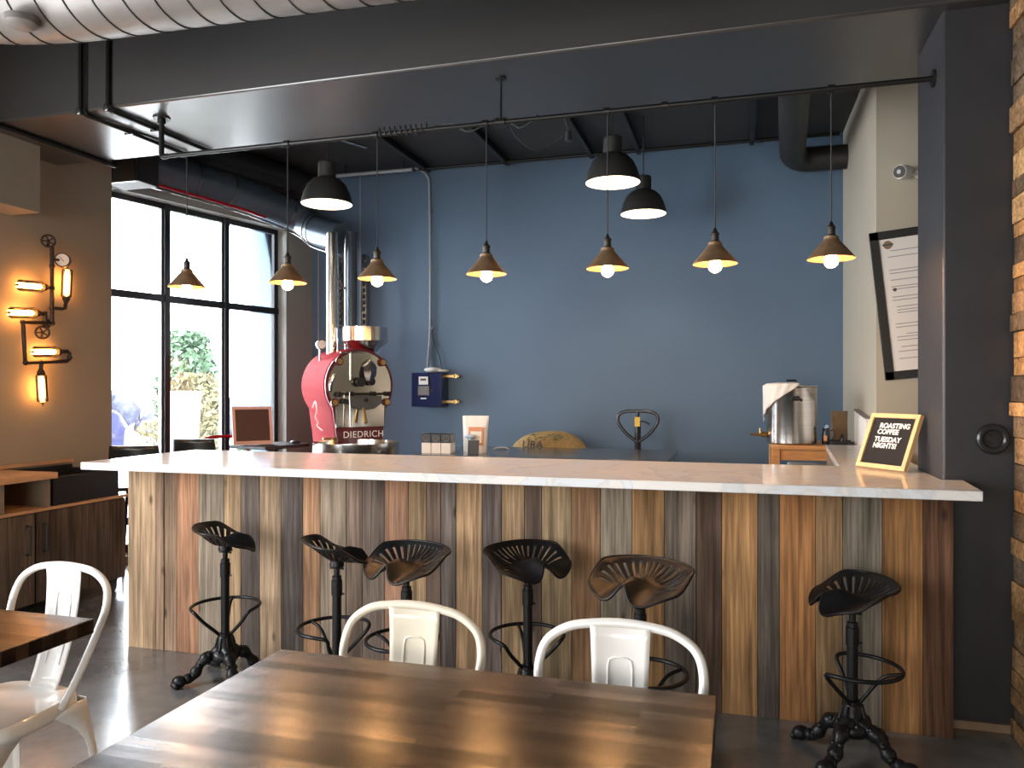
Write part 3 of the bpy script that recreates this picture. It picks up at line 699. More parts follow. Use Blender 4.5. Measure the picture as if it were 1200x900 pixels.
m = MB(); m.bar((-.19, -.53, .88), (-.19, -.53, .95), .03); m.box((-.19, -.53, .93), (.6, .02, .03)); m.box((-.19, -.53, .93), (.02, .6, .03)); m.build('stirrer', M_STEELDK, ct)
m = MB(); m.lathe([(.16, 0), (.18, .02), (.18, .78), (.22, .80)], (-.19, -.53, .03), 28); m.build('tray_pedestal', M_STEELDK, ro)
m = MB(); m.tube(smooth_path([(-.24, -.24, 1.02), (-.30, -.3, 1.02), (-.30, -.3, .9)], 4), .02, 10); m.bar((-.24, -.26, 1.04), (-.37, -.26, 1.04), .01); m.build('gas_valve', M_BRASS, ro)

# ------------------------------------------------------------------ back work table and things on it
gt = thing('work_table', 'low table with dark polished top behind the bar', 'table', (-1.46, 6.2, 0)); off = (-1.46, 6.2, 0)
m = MB(); m.prism([(-2.46, 5.68), (-.483, 5.68), (-.489, 6.68), (-2.40, 6.68)], .915, .95); m.build('tabletop', M_GREYTOP, gt, off, bevel=.004)
for x in (-2.38, -.56):
    for y in (5.75, 6.6): MB().b(x-.03, x+.03, y-.03, y+.03, 0, .915).build('leg', M_STEELDK, gt, off)
m = MB(); m.b(-2.37, -.57, 5.74, 6.6, .2, .23); m.build('lower_shelf', M_STEELDK, gt, off)
xs = [-2.42, -2.335, -2.25]
lbl = ['black and white coffee box with round emblem, left of the three', 'black and white coffee box with round emblem, middle of the three', 'black and white coffee box with round emblem, right of the three']
for i, x in enumerate(xs):
    t = thing('coffee_box', lbl[i], 'box', (x, 5.86, .95), R(6), 'three coffee boxes in a row on the work table')
    MB().b(-.038, .038, -.05, .10, 0, .085).build('carton', M_PAPER, t, bevel=.002)
    MB().b(-.039, .039, -.052, .102, .085, .155).build('lid', M_BLACKPL, t, bevel=.002)
    m = MB(); m.torus((0, -.054, .12), .024, .002, (0, 1, 0), 24, 5); m.bar((-.009, -.054, .129), (-.009, -.054, .12), .003, 6); m.bar((.009, -.054, .129), (.009, -.054, .12), .003, 6); m.bar((-.012, -.054, .107), (.012, -.054, .107), .0025, 6)
    m.build('emblem', M_GALV, t)
def bag(name, label, loc, w, d, h, mt, rz=0, flare=1.25, cat='bag'):
    t = thing(name, label, cat, loc, rz)
    m = MB(); rings = []
    for k in range(9):
        q = k/8; ww = w*(1+(flare-1)*q)/2; dd_ = d/2*(1-q)**.6+.004
        rr = []
        for j in range(20):
            a = 2*PI*j/20; cx_, sy_ = math.cos(a), math.sin(a)
            rr.append(m.bm.verts.new((ww*math.copysign(abs(cx_)**.5, cx_), dd_*math.copysign(abs(sy_)**.6, sy_)+.004*math.sin(7*a+q*5), h*q)))
        rings.append(rr)
    for A_, B_ in zip(rings[:-1], rings[1:]):
        for j in range(20): m.bm.faces.new((A_[j], A_[(j+1) % 20], B_[(j+1) % 20], B_[j]))
    m.bm.faces.new(rings[0][::-1]); m.bm.faces.new(rings[-1])
    m.build('pouch', mt, t, angle=60)
    return t
b1 = bag('coffee_bag', 'tall white coffee bag with an orange label on the work table', (-2.05, 6.0, .95), .165, .09, .30, M_PAPER, R(8))
m = MB(); m.b(-.055, .065, -.052, -.047, .06, .21); q = m.build('label', M_ORANGE, b1); m = MB(); m.b(-.04, .05, -.0545, -.0525, .08, .175); m.build('label_print', M_PAPER, q)
b2 = bag('coffee_bag', 'white coffee bag standing behind and left of the orange labelled one', (-2.13, 6.12, .95), .14, .08, .295, M_PAPER, R(-4))
t = thing('card_stand', 'small black card display leaning before the white coffee bags', 'sign', (-2.015, 5.82, .95), R(5))
MB().box((0, 0, .056), (.088, .012, .11), Euler((R(-10), 0, 0)).to_matrix()).build('card', M_BLACKPL, t)
MB().box((0, .02, .045), (.03, .05, .01), Euler((R(60), 0, 0)).to_matrix()).build('prop', M_BLACKPL, t)
m = MB(); m.ball((-2.07, 5.9, 1.085), (.045, .025, .02), 12, 8); m.bar((-2.07, 5.9, .95), (-2.07, 5.9, 1.08), .02)
tag(m.build('ribbon_gift', M_BLUEPL), 'pale blue wrapped packet before the orange label', 'packet')
m = MB(); m.tube(smooth_path([(-2.0, 6.3, .957), (-1.97, 6.29, .968), (-1.9, 6.3, .972), (-1.87, 6.32, .957)], 4), .009, 6, sx=.6); tag(m.build('folded_receipt', M_PAPER), 'small white crumpled paper slip on the dark work table', 'paper')
# burlap sack on pallet
pt = thing('pallet', 'wooden pallet on the floor under the burlap sack', 'pallet', (-1.70, 7.08, 0)); 
for k in range(5): MB().b(-.45, .45, -.33+k*.15, -.24+k*.15, .11, .13).build('slat', M_PINE, pt)
for x in (-.4, 0, .4): MB().b(x-.04, x+.04, -.33, .36, 0, .11).build('bearer', M_PINE, pt)
sk = thing('burlap_sack', 'full burlap coffee sack with green print behind the work table', 'sack', (-1.70, 7.08, .13))
m = MB()
prof = [(0, 0), (.28, .0), (.36, .06), (.385, .25), (.39, .5), (.385, .7), (.36, .80), (.28, .88), (.17, .935), (0, .95)]
def sacktf(v):
    k = .5; x = v.x*(1+.02*math.sin(9*v.z)); y = v.y*.62
    if v.z > .6: x += .06*(v.z-.6)*0 - .05*(v.z-.8 if v.z > .8 else 0)
    return Vector((x, y, v.z+.01*math.sin(8*v.x)))
m.lathe(prof, (0, 0, 0), 40, sacktf); m.build('sack_body', M_BURLAP, sk, sub=1, angle=60)
text_mesh('sack_print', 'URA', .10, M_INK, sk, (-.10, -.232, .83), (R(62), 0, 0), .001, .002)
m = MB(); random.seed(21)
for k in range(26):
    x = random.uniform(-.15, .17); y = random.uniform(-.045, .045)
    m.ball((x, y, -.25*x*x*.0), (random.uniform(.010, .026), random.uniform(.004, .010), .003), 8, 4, Euler((0, 0, random.uniform(-.8, .8))).to_matrix())
o = m.build('leaf_print', M_GREENINK, sk); o.location = (0, -.185, .897); o.rotation_euler = (R(40), 0, 0)
# pallet jack
pj = thing('pallet_jack', 'black pallet jack with looped handle behind the work table', 'pallet jack', (-.875, 7.08, 0))
m = MB(); m.tube([(0, 0, .2), (0, .0, 1.16)], .022, 4, sx=1.3); m.bar((0, 0, 1.1), (0, 0, 1.262), .016); m.build('handle_stem', M_BLACKPL, pj)
m = MB(); m.tube(smooth_path([(0, 0, .985), (-.10, 0, 1.06), (-.175, 0, 1.16), (-.17, 0, 1.235), (-.10, 0, 1.265), (0, 0, 1.268), (.10, 0, 1.265), (.17, 0, 1.235), (.175, 0, 1.16), (.10, 0, 1.06), (0, 0, .985)], 6), .015, 10); m.build('handle_loop', M_BLACKPL, pj)
m = MB(); m.tube(smooth_path([(.0, -.02, 1.17), (.06, -.02, 1.175), (.11, -.02, 1.15)], 4), .007, 8); m.build('release_lever', M_BLACKPL, pj)
m = MB(); m.b(-.024, .024, -.031, -.027, 1.13, 1.215); m.build('warning_label', M_YELLOW, pj)
m = MB(); m.b(-.08, .08, -.1, .12, .12, .35); m.bar((-.1, -.05, .09), (.1, -.05, .09), .09, 20); m.build('pump_body', M_RED, pj, bevel=.01)
for x in (-.2, .2): MB().b(x-.07, x+.07, -.62, .1, .05, .10).build('fork', M_RED, pj, bevel=.008)
MB().b(-.27, .27, -.0, .08, .05, .14).build('fork_bridge', M_RED, pj)

# kettle table
kt = thing('butcher_table', 'warm wooden side table under the steel brew kettle', 'table', (.56, 6.5, 0)); off = (.56, 6.5, 0)
MB().b(.245, .885, 6.17, 6.85, 1.012, 1.042).build('tabletop', M_PINE, kt, off, bevel=.004)
MB().b(.28, .86, 6.20, 6.22, .93, 1.012).build('apron', M_PINE, kt, off, bevel=.002)
for (x, y) in ((.275, 6.21), (.84, 6.21), (.275, 6.8), (.84, 6.8)): MB().b(x-.028, x+.028, y-.028, y+.028, 0, 1.012).build('leg', M_PINE, kt, off, bevel=.003)
MB().b(.27, .85, 6.2, 6.8, .25, .28).build('lower_shelf', M_PINE, kt, off)
t = thing('cooler_box', 'white plastic box on the shelf beneath the brew kettle', 'box', (.56, 6.42, .28))
MB().b(-.17, .22, -.14, .2, 0, .55).build('tub', M_BLUEPL, t, bevel=.012); MB().b(-.18, .23, -.15, .21, .55, .60).build('lid', M_PAPER, t, bevel=.01)
ke = thing('brew_kettle', 'large stainless brew kettle with spigot on the wooden table', 'kettle', (.40, 6.42, 1.042))
m = MB(); m.lathe([(.0, .0), (.17, 0), (.188, .012), (.188, .43), (.192, .436), (.188, .442), (.184, .436), (.180, .42), (0, .42)], seg=48); m.build('pot', M_STEEL, ke)
m = MB(); m.lathe([(.196, .442), (.19, .450), (.05, .462), (0, .464)], seg=48); ld = m.build('lid', M_STEEL, ke)
m = MB(); m.tube([(-.035, 0, .458), (-.035, 0, .492), (.035, 0, .492), (.035, 0, .458)], .008, 8); m.build('lid_handle', M_BLACKPL, ld)
m = MB(); m.tube([(.06, -.18, .335), (.06, -.215, .345), (-.01, -.22, .345), (-.01, -.187, .335)], .008, 8); m.build('side_handle', M_BLACKPL, ke)
m = MB(); m.bar((-.18, -.03, .07), (-.27, -.05, .07), .012); m.disc((-.205, -.036, .07), .024, .025, (1, .2, 0)); m.bar((-.235, -.042, .07), (-.235, -.042, .12), .007); m.bar((-.26, -.048, .07), (-.31, -.058, .07), .008); m.build('spigot', M_BRASS, ke)
# towel draped on kettle
m = MB(); n_ = 26; rows = []
for i in range(n_+1):
    u = i/n_; a = R(165+ u*118)          # around left-front side
    drop = .29*(1-u)**1.0+.012
    rr = []
    for j in range(11):
        v = j/10
        if v < .25:
            k = v/.25; rad = .10+(.205-.10)*k; z_ = .475-.008*k
        else:
            k = (v-.25)/.75; rad = .205+.006*math.sin(a*17+k*3)+.003; z_ = .468-drop*k
        rr.append(m.bm.verts.new((rad*math.cos(a), rad*math.sin(a), z_)))
    rows.append(rr)
for i in range(n_):
    for j in range(10): m.bm.faces.new((rows[i][j], rows[i+1][j], rows[i+1][j+1], rows[i][j+1]))
o = m.build('tea_towel', M_CLOTH, None, origin=(.40, 6.42, 1.042), solid=.003, angle=80); tag(o, 'cream tea towel draped over the rim of the steel kettle', 'towel')
t = thing('pitcher', 'small black pitcher right of the brew kettle', 'pitcher', (.645, 6.38, 1.042), R(-10))
m = MB(); m.lathe([(0, 0), (.026, 0), (.03, .01), (.028, .07), (.022, .10), (.026, .125), (.022, .12), (.0, .1)], seg=24); m.build('body', M_BLACKPL, t)
m = MB(); m.tube(smooth_path([(.026, 0, .1), (.055, 0, .11), (.055, 0, .06), (.03, 0, .03)], 4), .004, 8); m.build('handle', M_BLACKPL, t)
m = MB(); m.box((0.005, 0, .135), (.022, .012, .03), Euler((0, R(25), 0)).to_matrix()); m.build('scoop', M_BLUEPL, t)
m = MB(); m.b(-.012, .012, -.031, -.027, .03, .07); m.build('label', M_PINE, t)
bg = bag('paper_bag', 'brown paper bag standing by the white wall right of the kettle', (.775, 6.68, 1.042), .12, .07, .25, M_KRAFT, R(5), 1.05)
t = thing('serving_tray', 'black tray of small tools before the brown paper bag', 'tray', (.75, 6.42, 1.042))
m = MB(); m.b(-.07, .09, -.10, .09, 0, .012); m.b(-.07, .09, -.10, -.095, .012, .03); m.b(-.07, .09, .085, .09, .012, .03); m.build('tray_base', M_BLACKPL, t, bevel=.002)
m = MB(); m.lathe([(0, .012), (.018, .012), (.018, .05), (.008, .06), (.012, .075), (0, .08)], (.02, .03, 0), 16); m.build('tamper', M_BLACKPL, t)
m = MB(); m.box((-.02, -.03, .016), (.08, .05, .004), Euler((0, 0, .3)).to_matrix()); tag(m.build('paper_slip', M_PAPER, None, origin=(.75, 6.42, 1.042)), 'white paper slip lying on the black tray', 'paper')
m = MB(); m.b(.858, .895, 5.95, 6.14, 1.071, 1.27); m.b(.85, .897, 5.945, 6.145, 1.27, 1.28)
sp_ = thing('splash_panel', 'white upright panel with grey cap at the wall end of the worktop', 'panel', (.876, 6.2, 1.045)); m.bm.free()
m = MB(); m.prism([(5.95, 1.045), (6.50, 1.045), (6.50, 1.30), (5.95, 1.255)], .862, .892, lambda v: Vector((v.z, v.x, v.y))); m.build('panel', M_PAPER, sp_, (.876, 6.2, 1.045), bevel=.002)
m = MB(); m.prism([(5.94, 1.256), (6.51, 1.302), (6.51, 1.314), (5.94, 1.268)], .858, .896, lambda v: Vector((v.z, v.x, v.y))); m.build('cap', M_GALV, sp_, (.876, 6.2, 1.045))

# letter board
lbd = thing('letter_board', 'black felt letter board in pale wood frame on the bar end', 'sign', (.665, 4.13, 1.0748)); 
ex = Vector((.59, -.807, 0)).normalized()*1.0; ex = Vector((.175, -.24, 0)).normalized()
nb = Vector((-ex.y*-1, 0, 0)); nb = Vector((.24, .175, 0)).normalized()     # away from viewer
up = (Vector((0, 0, 1))*math.cos(R(22))+nb*math.sin(R(22))).normalized(); nf = ex.cross(up)
RM = Matrix((ex, up, nf)).transposed().to_4x4()     # local x along base, y up the face, z towards viewer
fr = bpy.data.objects.new('frame', None)
def lbtf(v): return RM.to_3x3() @ v
W_, H_ = .30, .285
m = MB()
for (x0, x1, y0, y1) in ((-W_/2, W_/2, 0, .022), (-W_/2, W_/2, H_-.022, H_), (-W_/2, -W_/2+.022, .022, H_-.022), (W_/2-.022, W_/2, .022, H_-.022)):
    m.prism([(x0, y0), (x1, y0), (x1, y1), (x0, y1)], -.012, .012, lbtf)
m.build('frame', M_OAK, lbd, bevel=.001)
m = MB(); m.prism([(-W_/2+.02, .02), (W_/2-.02, .02), (W_/2-.02, H_-.02), (-W_/2+.02, H_-.02)], -.008, .003, lbtf); m.build('felt_panel', M_FELT, lbd)
for i, (tx, yy, xo) in enumerate((('ROASTING', .222, .012), ('COFFEE', .190, -.018), ('TUESDAY', .150, -.008), ('NIGHTS!', .118, -.014))):
    o = text_mesh('letters', tx, .036, M_LETTER, lbd, (0, 0, 0), (0, 0, 0), .001, .0012, 1.05)
    o.matrix_local = RM @ Matrix.Translation((xo, yy, .0045))
m = MB(); m.prism([(-.02, .06), (.02, .06), (.02, .2), (-.02, .2)], -.016, -.013, lbtf); m.tube([lbtf(Vector((0, .2, -.015))), nb*.095+Vector((0, 0, .006))], .006, 6); m.build('easel_leg', M_OAK, lbd)

# poster frame, camera, round fitting
pf = thing('poster_frame', 'tilted black framed notice on the beige wall behind the column', 'poster', (1.27, 5.725, 2.06)); pf.rotation_euler = (0, R(-6), 0)
PW, PH = .74, 1.0
m = MB()
for (x0, x1, z0, z1) in ((-PW/2, PW/2, -PH/2, -PH/2+.055), (-PW/2, PW/2, PH/2-.055, PH/2), (-PW/2, -PW/2+.055, -PH/2, PH/2), (PW/2-.055, PW/2, -PH/2, PH/2)): m.b(x0, x1, -.014, .012, z0, z1)
m.build('frame', M_BLACK, pf, bevel=.002)
sh = MB().b(-PW/2+.05, PW/2-.05, -.004, .01, -PH/2+.05, PH/2-.05).build('sheet', M_PAPER, pf)
m = MB(); random.seed(5); z_ = .36
while z_ > -.40:
    if random.random() < .8:
        x0 = -.27+random.choice([0, 0, .02, .06]); m.b(x0, x0+random.uniform(.25, .52), -.0055, -.0042, z_, z_+.006)
    z_ -= random.choice([.018, .022, .03, .045])
m.build('print_lines', M_GREYINK, sh)
m = MB(); m.disc((-.262, -.006, .405), .028, .003, (0, 1, 0)); m.build('round_logo', M_KRAFT, sh); m = MB(); m.disc((-.25, -.006, .10), .012, .003, (0, 1, 0)); m.build('round_mark', M_INK, sh)
m = MB(); m.b(-.295, -.229, -.0095, -.0077, .40, .412); m.build('logo_band', M_INK, sh)
sc = thing('security_camera', 'small white bullet security camera on the beige wall', 'camera', (1.12, 5.735, 2.90))
dv = Vector((-.55, -.75, -.12)).normalized(); c0 = Vector((-.07, -.09, .0))
m = MB(); m.tube([c0-dv*.05, c0-dv*.04, c0+dv*.04, c0+dv*.055], [.034, .045, .046, .044], 24); m.build('body', M_PAPER, sc)
m = MB(); m.tube([c0+dv*.054, c0+dv*.060], .040, 24); ln = m.build('face', M_BLACK, sc); m = MB(); m.tube([c0+dv*.060, c0+dv*.066], .014, 16); m.build('lens', M_STEELDK, ln)
m = MB(); m.tube([c0, Vector((0, -.02, 0)), Vector((.04, 0, 0))], .010, 8); m.disc((.04, -.003, 0), .03, .008, (0, 1, 0)); m.build('bracket', M_PAPER, sc)
m = MB(); m.torus((0, -.012, 0), .050, .016, (0, 1, 0), 32, 10); m.disc((0, -.008, 0), .04, .012, (0, 1, 0)); 
wf = thing('wall_fitting', 'round black ring shaped fitting on the dark column face', 'fitting', (1.045, 3.768, 1.25)); m.build('ring', M_BLACKPL, wf); MB().disc((0, -.02, 0), .018, .02, (0, 1, 0)).build('hub', M_BLACKPL, wf)

# ------------------------------------------------------------------ sconce on the left wall
X0 = -4.74
sn = thing('pipe_wall_lamp', 'industrial pipe wall lamp with five glowing tube bulbs', 'lamp', (-4.78, 4.35, 1.95)); off = (-4.78, 4.35, 1.95)
P_ = lambda y, z, x=X0: Vector((x, y, z))
m = MB()
m.tube([P_(4.433, 2.49), P_(4.433, 1.945), P_(4.433, 1.938), P_(4.197, 1.93), P_(4.197, 1.925), P_(4.215, 1.655), P_(4.22, 1.648), P_(4.56, 1.672), P_(4.585, 1.69), P_(4.585, 1.73), P_(4.565, 1.745), P_(4.50, 1.738)], .014, 10)
m.tube([P_(4.433, 2.05), P_(4.52, 2.052), P_(4.545, 2.06), P_(4.55, 2.085), P_(4.556, 2.12)], .013, 10)
m.tube([P_(4.376, 2.02), P_(4.376, 1.90)], .013, 10); m.bar(P_(4.433, 2.195), P_(4.38, 2.193), .012); m.bar(P_(4.376, 2.0), P_(4.32, 2.0), .012); m.bar(P_(4.345, 1.655), P_(4.341, 1.60), .014)
for (y, z) in ((4.433, 2.35), (4.433, 2.195), (4.433, 2.05), (4.433, 1.94), (4.197, 1.93), (4.218, 1.65), (4.345, 1.655), (4.585, 1.70), (4.376, 1.935)): m.ball(P_(y, z), .020, 10, 6)
m.build('pipework', M_WROUGHT, sn, off)
m = MB(); m.bar(P_(4.433, 1.94), P_(4.433, 1.94, -4.80), .012); m.disc(P_(4.433, 1.94, -4.79), .035, .014, (1, 0, 0)); m.build('wall_flange', M_WROUGHT, sn, off)
for (y, z, xx) in ((4.375, 2.52, X0+.03), (4.325, 1.865, X0+.03)):
    m = MB(); c_ = P_(y, z, xx); nn = Vector((.8, -.6, 0)); m.torus(c_, .042, .007, nn, 24, 8)
    a1 = nn.normalized().orthogonal().normalized(); a2 = nn.normalized().cross(a1)
    for k in range(5):
        a = 2*PI*k/5; m.bar(c_, c_+(a1*math.cos(a)+a2*math.sin(a))*.042, .005, 6)
    m.ball(c_, .012, 8, 6); m.bar(c_, P_(y+.03, z-.03), .008, 8); m.build('handwheel', M_WROUGHT, sn, off)
m = MB(); gd = Vector((.6, -.8, 0)).normalized(); gc = P_(4.505, 2.405, X0+.02); m.tube([gc-gd*.03, gc+gd*.012], .052, 24); m.bar(gc-gd*.01, P_(4.433, 2.40), .009, 8); gg = m.build('pressure_gauge', M_WROUGHT, sn, off)
m = MB(); m.tube([gc+gd*.012, gc+gd*.015], .044, 24); m.build('gauge_face', M_PAPER, gg, off)
m = MB(); m.bar(gc+gd*.017+Vector((-.01, -.01, .02)), gc+gd*.017+Vector((.008, .006, -.012)), .002, 6); m.build('gauge_needle', M_INK, gg, off)
def tube_bulb(a, b_):
    """a: socket end, b_: free end"""
    a, b_ = Vector(a), Vector(b_); d = (b_-a).normalized(); L_ = (b_-a).length
    m = MB(); m.tube([a-d*.035, a-d*.01, a+d*.012], [.014, .026, .028], 14); s_ = m.build('bulb_socket', M_WROUGHT, sn, off)
    m = MB(); pts = [a+d*(L_*t) for t in (.08, .14, .25, .5, .75, .88, .94)]; m.tube(pts, [.008, .016, .019, .019, .019, .014, .005], 12); m.build('bulb', M_BULBDIM, s_, off)
    m = MB(); m.tube([a+d*.01, b_-d*.01, b_-d*.004], [.036, .036, .02], 20, cap=False); m.build('glass_tube', M_CLEAR, s_, off)
    m = MB(); o1 = d.orthogonal().normalized(); o2 = d.cross(o1)
    for k in range(4):
        w = o1*math.cos(k*PI/2+.78)+o2*math.sin(k*PI/2+.78)
        m.tube([a+w*.028, a+d*.015+w*.038, b_-d*.008+w*.038, b_+d*.004], .0022, 6)
    m.ball(b_+d*.006, .009, 10, 6); m.bar(b_+d*.01, b_+d*.026, .003, 6); m.build('cage', M_WROUGHT, s_, off)
tube_bulb(P_(4.556, 2.135), P_(4.566, 2.352)); tube_bulb(P_(4.365, 2.192), P_(4.16, 2.18)); tube_bulb(P_(4.302, 2.0), P_(4.095, 1.985)); tube_bulb(P_(4.484, 1.737), P_(4.28, 1.727)); tube_bulb(P_(4.341, 1.575), P_(4.355, 1.37))

# ------------------------------------------------------------------ cabinet on left wall
cab = thing('storage_cabinet', 'dark reclaimed wood cabinet on casters along the left wall', 'cabinet', (-4.55, 3.4, 0)); off = (-4.55, 3.4, 0)
YA, YB, XF, XB = 2.2, 4.655, -4.30, -4.79
m = MB(); m.b(XB, XF-.02, YA, YB, .10, .68, col=srgb(110, 92, 78)[:3]); m.build('carcass', M_CABWOOD, cab, off)
MB().b(XB, XF+.012, YA, YB+.012, .68, .70).build('middle_shelf', M_SHELFWOOD, cab, off, bevel=.002)
dcols = [(92, 80, 70), (74, 68, 64), (106, 92, 80), (68, 64, 62), (98, 86, 76), (84, 72, 64)]
random.seed(11)
for di, (ya, yb) in enumerate(((YA, 2.74), (2.745, 3.30), (3.305, 3.895), (3.905, YB))):
    m = MB(); y = ya+.003
    while y < yb-.004:
        w = min(random.uniform(.06, .13), yb-.003-y); 
        if yb-.003-(y+w) < .03: w = yb-.003-y
        m.b(XF-.02, XF, y, y+w-.001, .10, .675, col=[v for v in srgb(*random.choice(dcols))[:3]]); y += w
    d_ = m.build('door', M_CABWOOD, cab, off, bevel=.001)
    for yy in ([yb-.06] if di in (0, 2) else [ya+.055]):
        m = MB(); m.tube([(XF, yy, .60), (XF+.028, yy, .60), (XF+.028, yy, .42), (XF, yy, .42)], .008, 8); m.build('handle', M_BLACK, d_, off)
MB().b(XB, XF+.04, YA, 4.03, .885, .925).build('worktop', M_SHELFWOOD, cab, off, bevel=.002)
m = MB()
for yy in (YA, 3.0, 3.66, 3.99): m.b(XB, XF+.0, yy, yy+.018, .70, .885)
m.b(XB, XB+.01, YA, 4.0, .70, .885); m.build('cubby_divider', M_CABIN, cab, off)
MB().b(XB, XB+.02, YA, YB, .925, .95).build('back_rail', M_SHELFWOOD, cab, off)
for (x, y) in ((XF-.05, 4.58), (XB+.07, 4.58), (XF-.05, 2.3), (XB+.07, 2.3)):
    m = MB(); m.disc((x, y, .042), .042, .028, (1, .3, 0), 20); m.box((x, y, .085), (.045, .05, .03)); m.build('caster', M_BLACK, cab, off)
bn = thing('storage_bin', 'black open bin standing on the cabinet end by the bar', 'bin', (-4.5, 4.33, .70)); off = (-4.5, 4.33, .7)
m = MB(); x0, x1, y0, y1, z0, z1 = -4.74, -4.31, 4.04, 4.60, .70, .885
m.b(x0, x1, y0, y1, z0, z0+.012); m.b(x0, x0+.01, y0, y1, z0+.012, z1+.03); m.b(x1-.01, x1, y0, y1, z0+.012, z1); m.b(x0+.01, x1-.01, y0, y0+.01, z0+.012, z1); m.b(x0+.01, x1-.01, y1-.01, y1, z0+.012, z1); m.build('bin_shell', M_BLACKPL, bn, off)
m = MB(); m.tube([(x0, y0, z1), (x1, y0, z1), (x1, y1, z1), (x0, y1, z1)], .006, 8, closed=True); m.build('rim', M_BLACK, bn, off)

# ------------------------------------------------------------------ tables
def cafe_table(x0, x1, y0, y1, label):
    cx, cy = (x0+x1)/2, (y0+y1)/2; t = thing('cafe_table', label, 'table', (cx, cy, 0), 0)
    w, d = (x1-x0)/2, (y1-y0)/2
    MB().b(-w, w, -d, d, .705, .75).build('tabletop', M_TABLE, t, bevel=.003)
    for (a, b_) in ((-1, -1), (1, -1), (1, 1), (-1, 1)):
        X_, Y_ = a*(w-.25), b_*(d-.25); MB().b(X_-.025, X_+.025, Y_-.025, Y_+.025, 0, .705).build('leg', M_BLACK, t)
    m = MB(); m.b(-w+.25, w-.25, -d+.23, -d+.27, .66, .705); m.b(-w+.25, w-.25, d-.27, d-.23, .66, .705); m.b(-.02, .02, -d+.25, d-.25, .66, .7); m.build('apron', M_BLACK, t)
cafe_table(-1.205, -.047, .42, 1.865, 'large dark butcher block table filling the foreground')
cafe_table(-3.10, -1.92, .9, 1.95, 'dark butcher block table cut off at the left edge')

# ------------------------------------------------------------------ metal cafe chairs
def make_chair(label, mt):
    t = thing('metal_chair', label, 'chair', group=None)
    # seat: rounded trapezoid
    def seatpoly(k):
        out = []
        for i in range(40):
            a = 2*PI*i/40; c_, s_ = math.cos(a), math.sin(a)
            x = .185*math.copysign(abs(c_)**.45, c_); y = .185*math.copysign(abs(s_)**.45, s_)
            out.append((x*(1-.10*(y/.185))*k, y*k))
        return out
    m = MB(); rings = []
    for (k, z) in ((1.0, .405), (1.02, .425), (1.015, .446), (.98, .455), (.9, .452), (.7, .445), (.35, .441)):
        rings.append([m.bm.verts.new((x, y, z)) for x, y in seatpoly(k)])
    for A_, B_ in zip(rings[:-1], rings[1:]):
        for j in range(40): m.bm.faces.new((A_[j], A_[(j+1) % 40], B_[(j+1) % 40], B_[j]))
    m.bm.faces.new(rings[-1]); m.build('seat', mt, t, solid=.002, angle=50)
    # legs: pressed sheet, wide at the top, flaring into arches
    for sx in (-1, 1):
        for sy in (-1, 1):
            m = MB(); n = 14; pr = []
            for i in range(n+1):
                q = i/n; z = .435*(1-q)
                fl = .035+.135*max(0, 1-q*2.6)**2.2
                cx_ = sx*(.178+.05*q); cy_ = sy*(.178+.055*q)
                wx = fl; wy = fl
                cor = Vector((cx_, cy_, z))
                pr.append([m.bm.verts.new(cor+Vector((-sx*wx, 0, 0))), m.bm.verts.new(cor+Vector((-sx*.008, 0, 0))), m.bm.verts.new(cor+Vector((0, -sy*.008, 0))), m.bm.verts.new(cor+Vector((0, -sy*wy, 0)))])
            for A_, B_ in zip(pr[:-1], pr[1:]):
                for j in range(3): m.bm.faces.new((A_[j], A_[j+1], B_[j+1], B_[j]))
            m.build('leg', mt, t, solid=.003, angle=50)
            # rubber foot
    m = MB()
    for s_ in (-1, 1):
        m.bar((-.16, s_*.19, .36), (.16, s_*.19, .36), .006, 8) if False else None
    m = MB(); pts = [(-.178, .07, .435), (-.183, .10, .47), (-.193, .15, .56), (-.206, .195, .66), (-.213, .22, .73), (-.195, .238, .79), (-.14, .248, .828), (-.07, .252, .842), (0, .254, .846)]
    pts = pts+[(-x, y, z) for x, y, z in pts[-2::-1]]
    m.tube(smooth_path(pts, 5), .0125, 12); m.build('back_frame', mt, t)
    m = MB(); n = 12; cols_ = 10; g_ = []
    for i in range(n+1):
        q = i/n; z = .448+(.838-.448)*q; hw = .062+.017*q; yb = .165+.085*(1-(1-q)**2.2)
        row = []
        for j in range(cols_+1):
            u = -1+2*j/cols_; row.append(m.bm.verts.new((u*hw, yb+.012*(1-u*u)*0-.010*(u*u), z)))
        g_.append(row)
    for i in range(n):
        for j in range(cols_): m.bm.faces.new((g_[i][j], g_[i][j+1], g_[i+1][j+1], g_[i+1][j]))
    sl = m.build('back_splat', mt, t, solid=.003, angle=50)
    def sy_(z):
        q = (z-.448)/.39; return .165+.085*(1-(1-q)**2.2)
    m = MB(); zs = [.52, .60, .68, .735]
    pp = [(-.032, sy_(z)-.003, z) for z in zs]+[(-.028, sy_(.752)-.003, .752), (-.015, sy_(.758)-.003, .758), (.015, sy_(.758)-.003, .758), (.028, sy_(.752)-.003, .752)]+[(.032, sy_(z)-.003, z) for z in zs[::-1]]
    m.tube(pp, .0035, 8); m.build('embossed_rib', mt, sl)
    m = MB()
    for sx in (-1, 1):
        for sy2 in (-1, 1): m.box((sx*(.228-.012), sy2*(.233-.012), .006), (.034, .034, .012))
    m.build('foot_cap', M_BLACK, t)
    m = MB(); m.disc((.1, .0, .40), .02, .02, (0, 0, 1)); m.build('bumper', M_BLACK, t)
    return t
ch = make_chair('white metal chair at the left table, its seat in view', M_WHITE); ch.location = (-2.27, 1.92, 0); ch.rotation_euler = (0, 0, R(-3))
ch2 = make_chair('cream metal chair behind the foreground table, nearer the window', M_CREAM); ch2.location = (-.895, 1.795, 0); ch2.rotation_euler = (0, 0, R(-3))
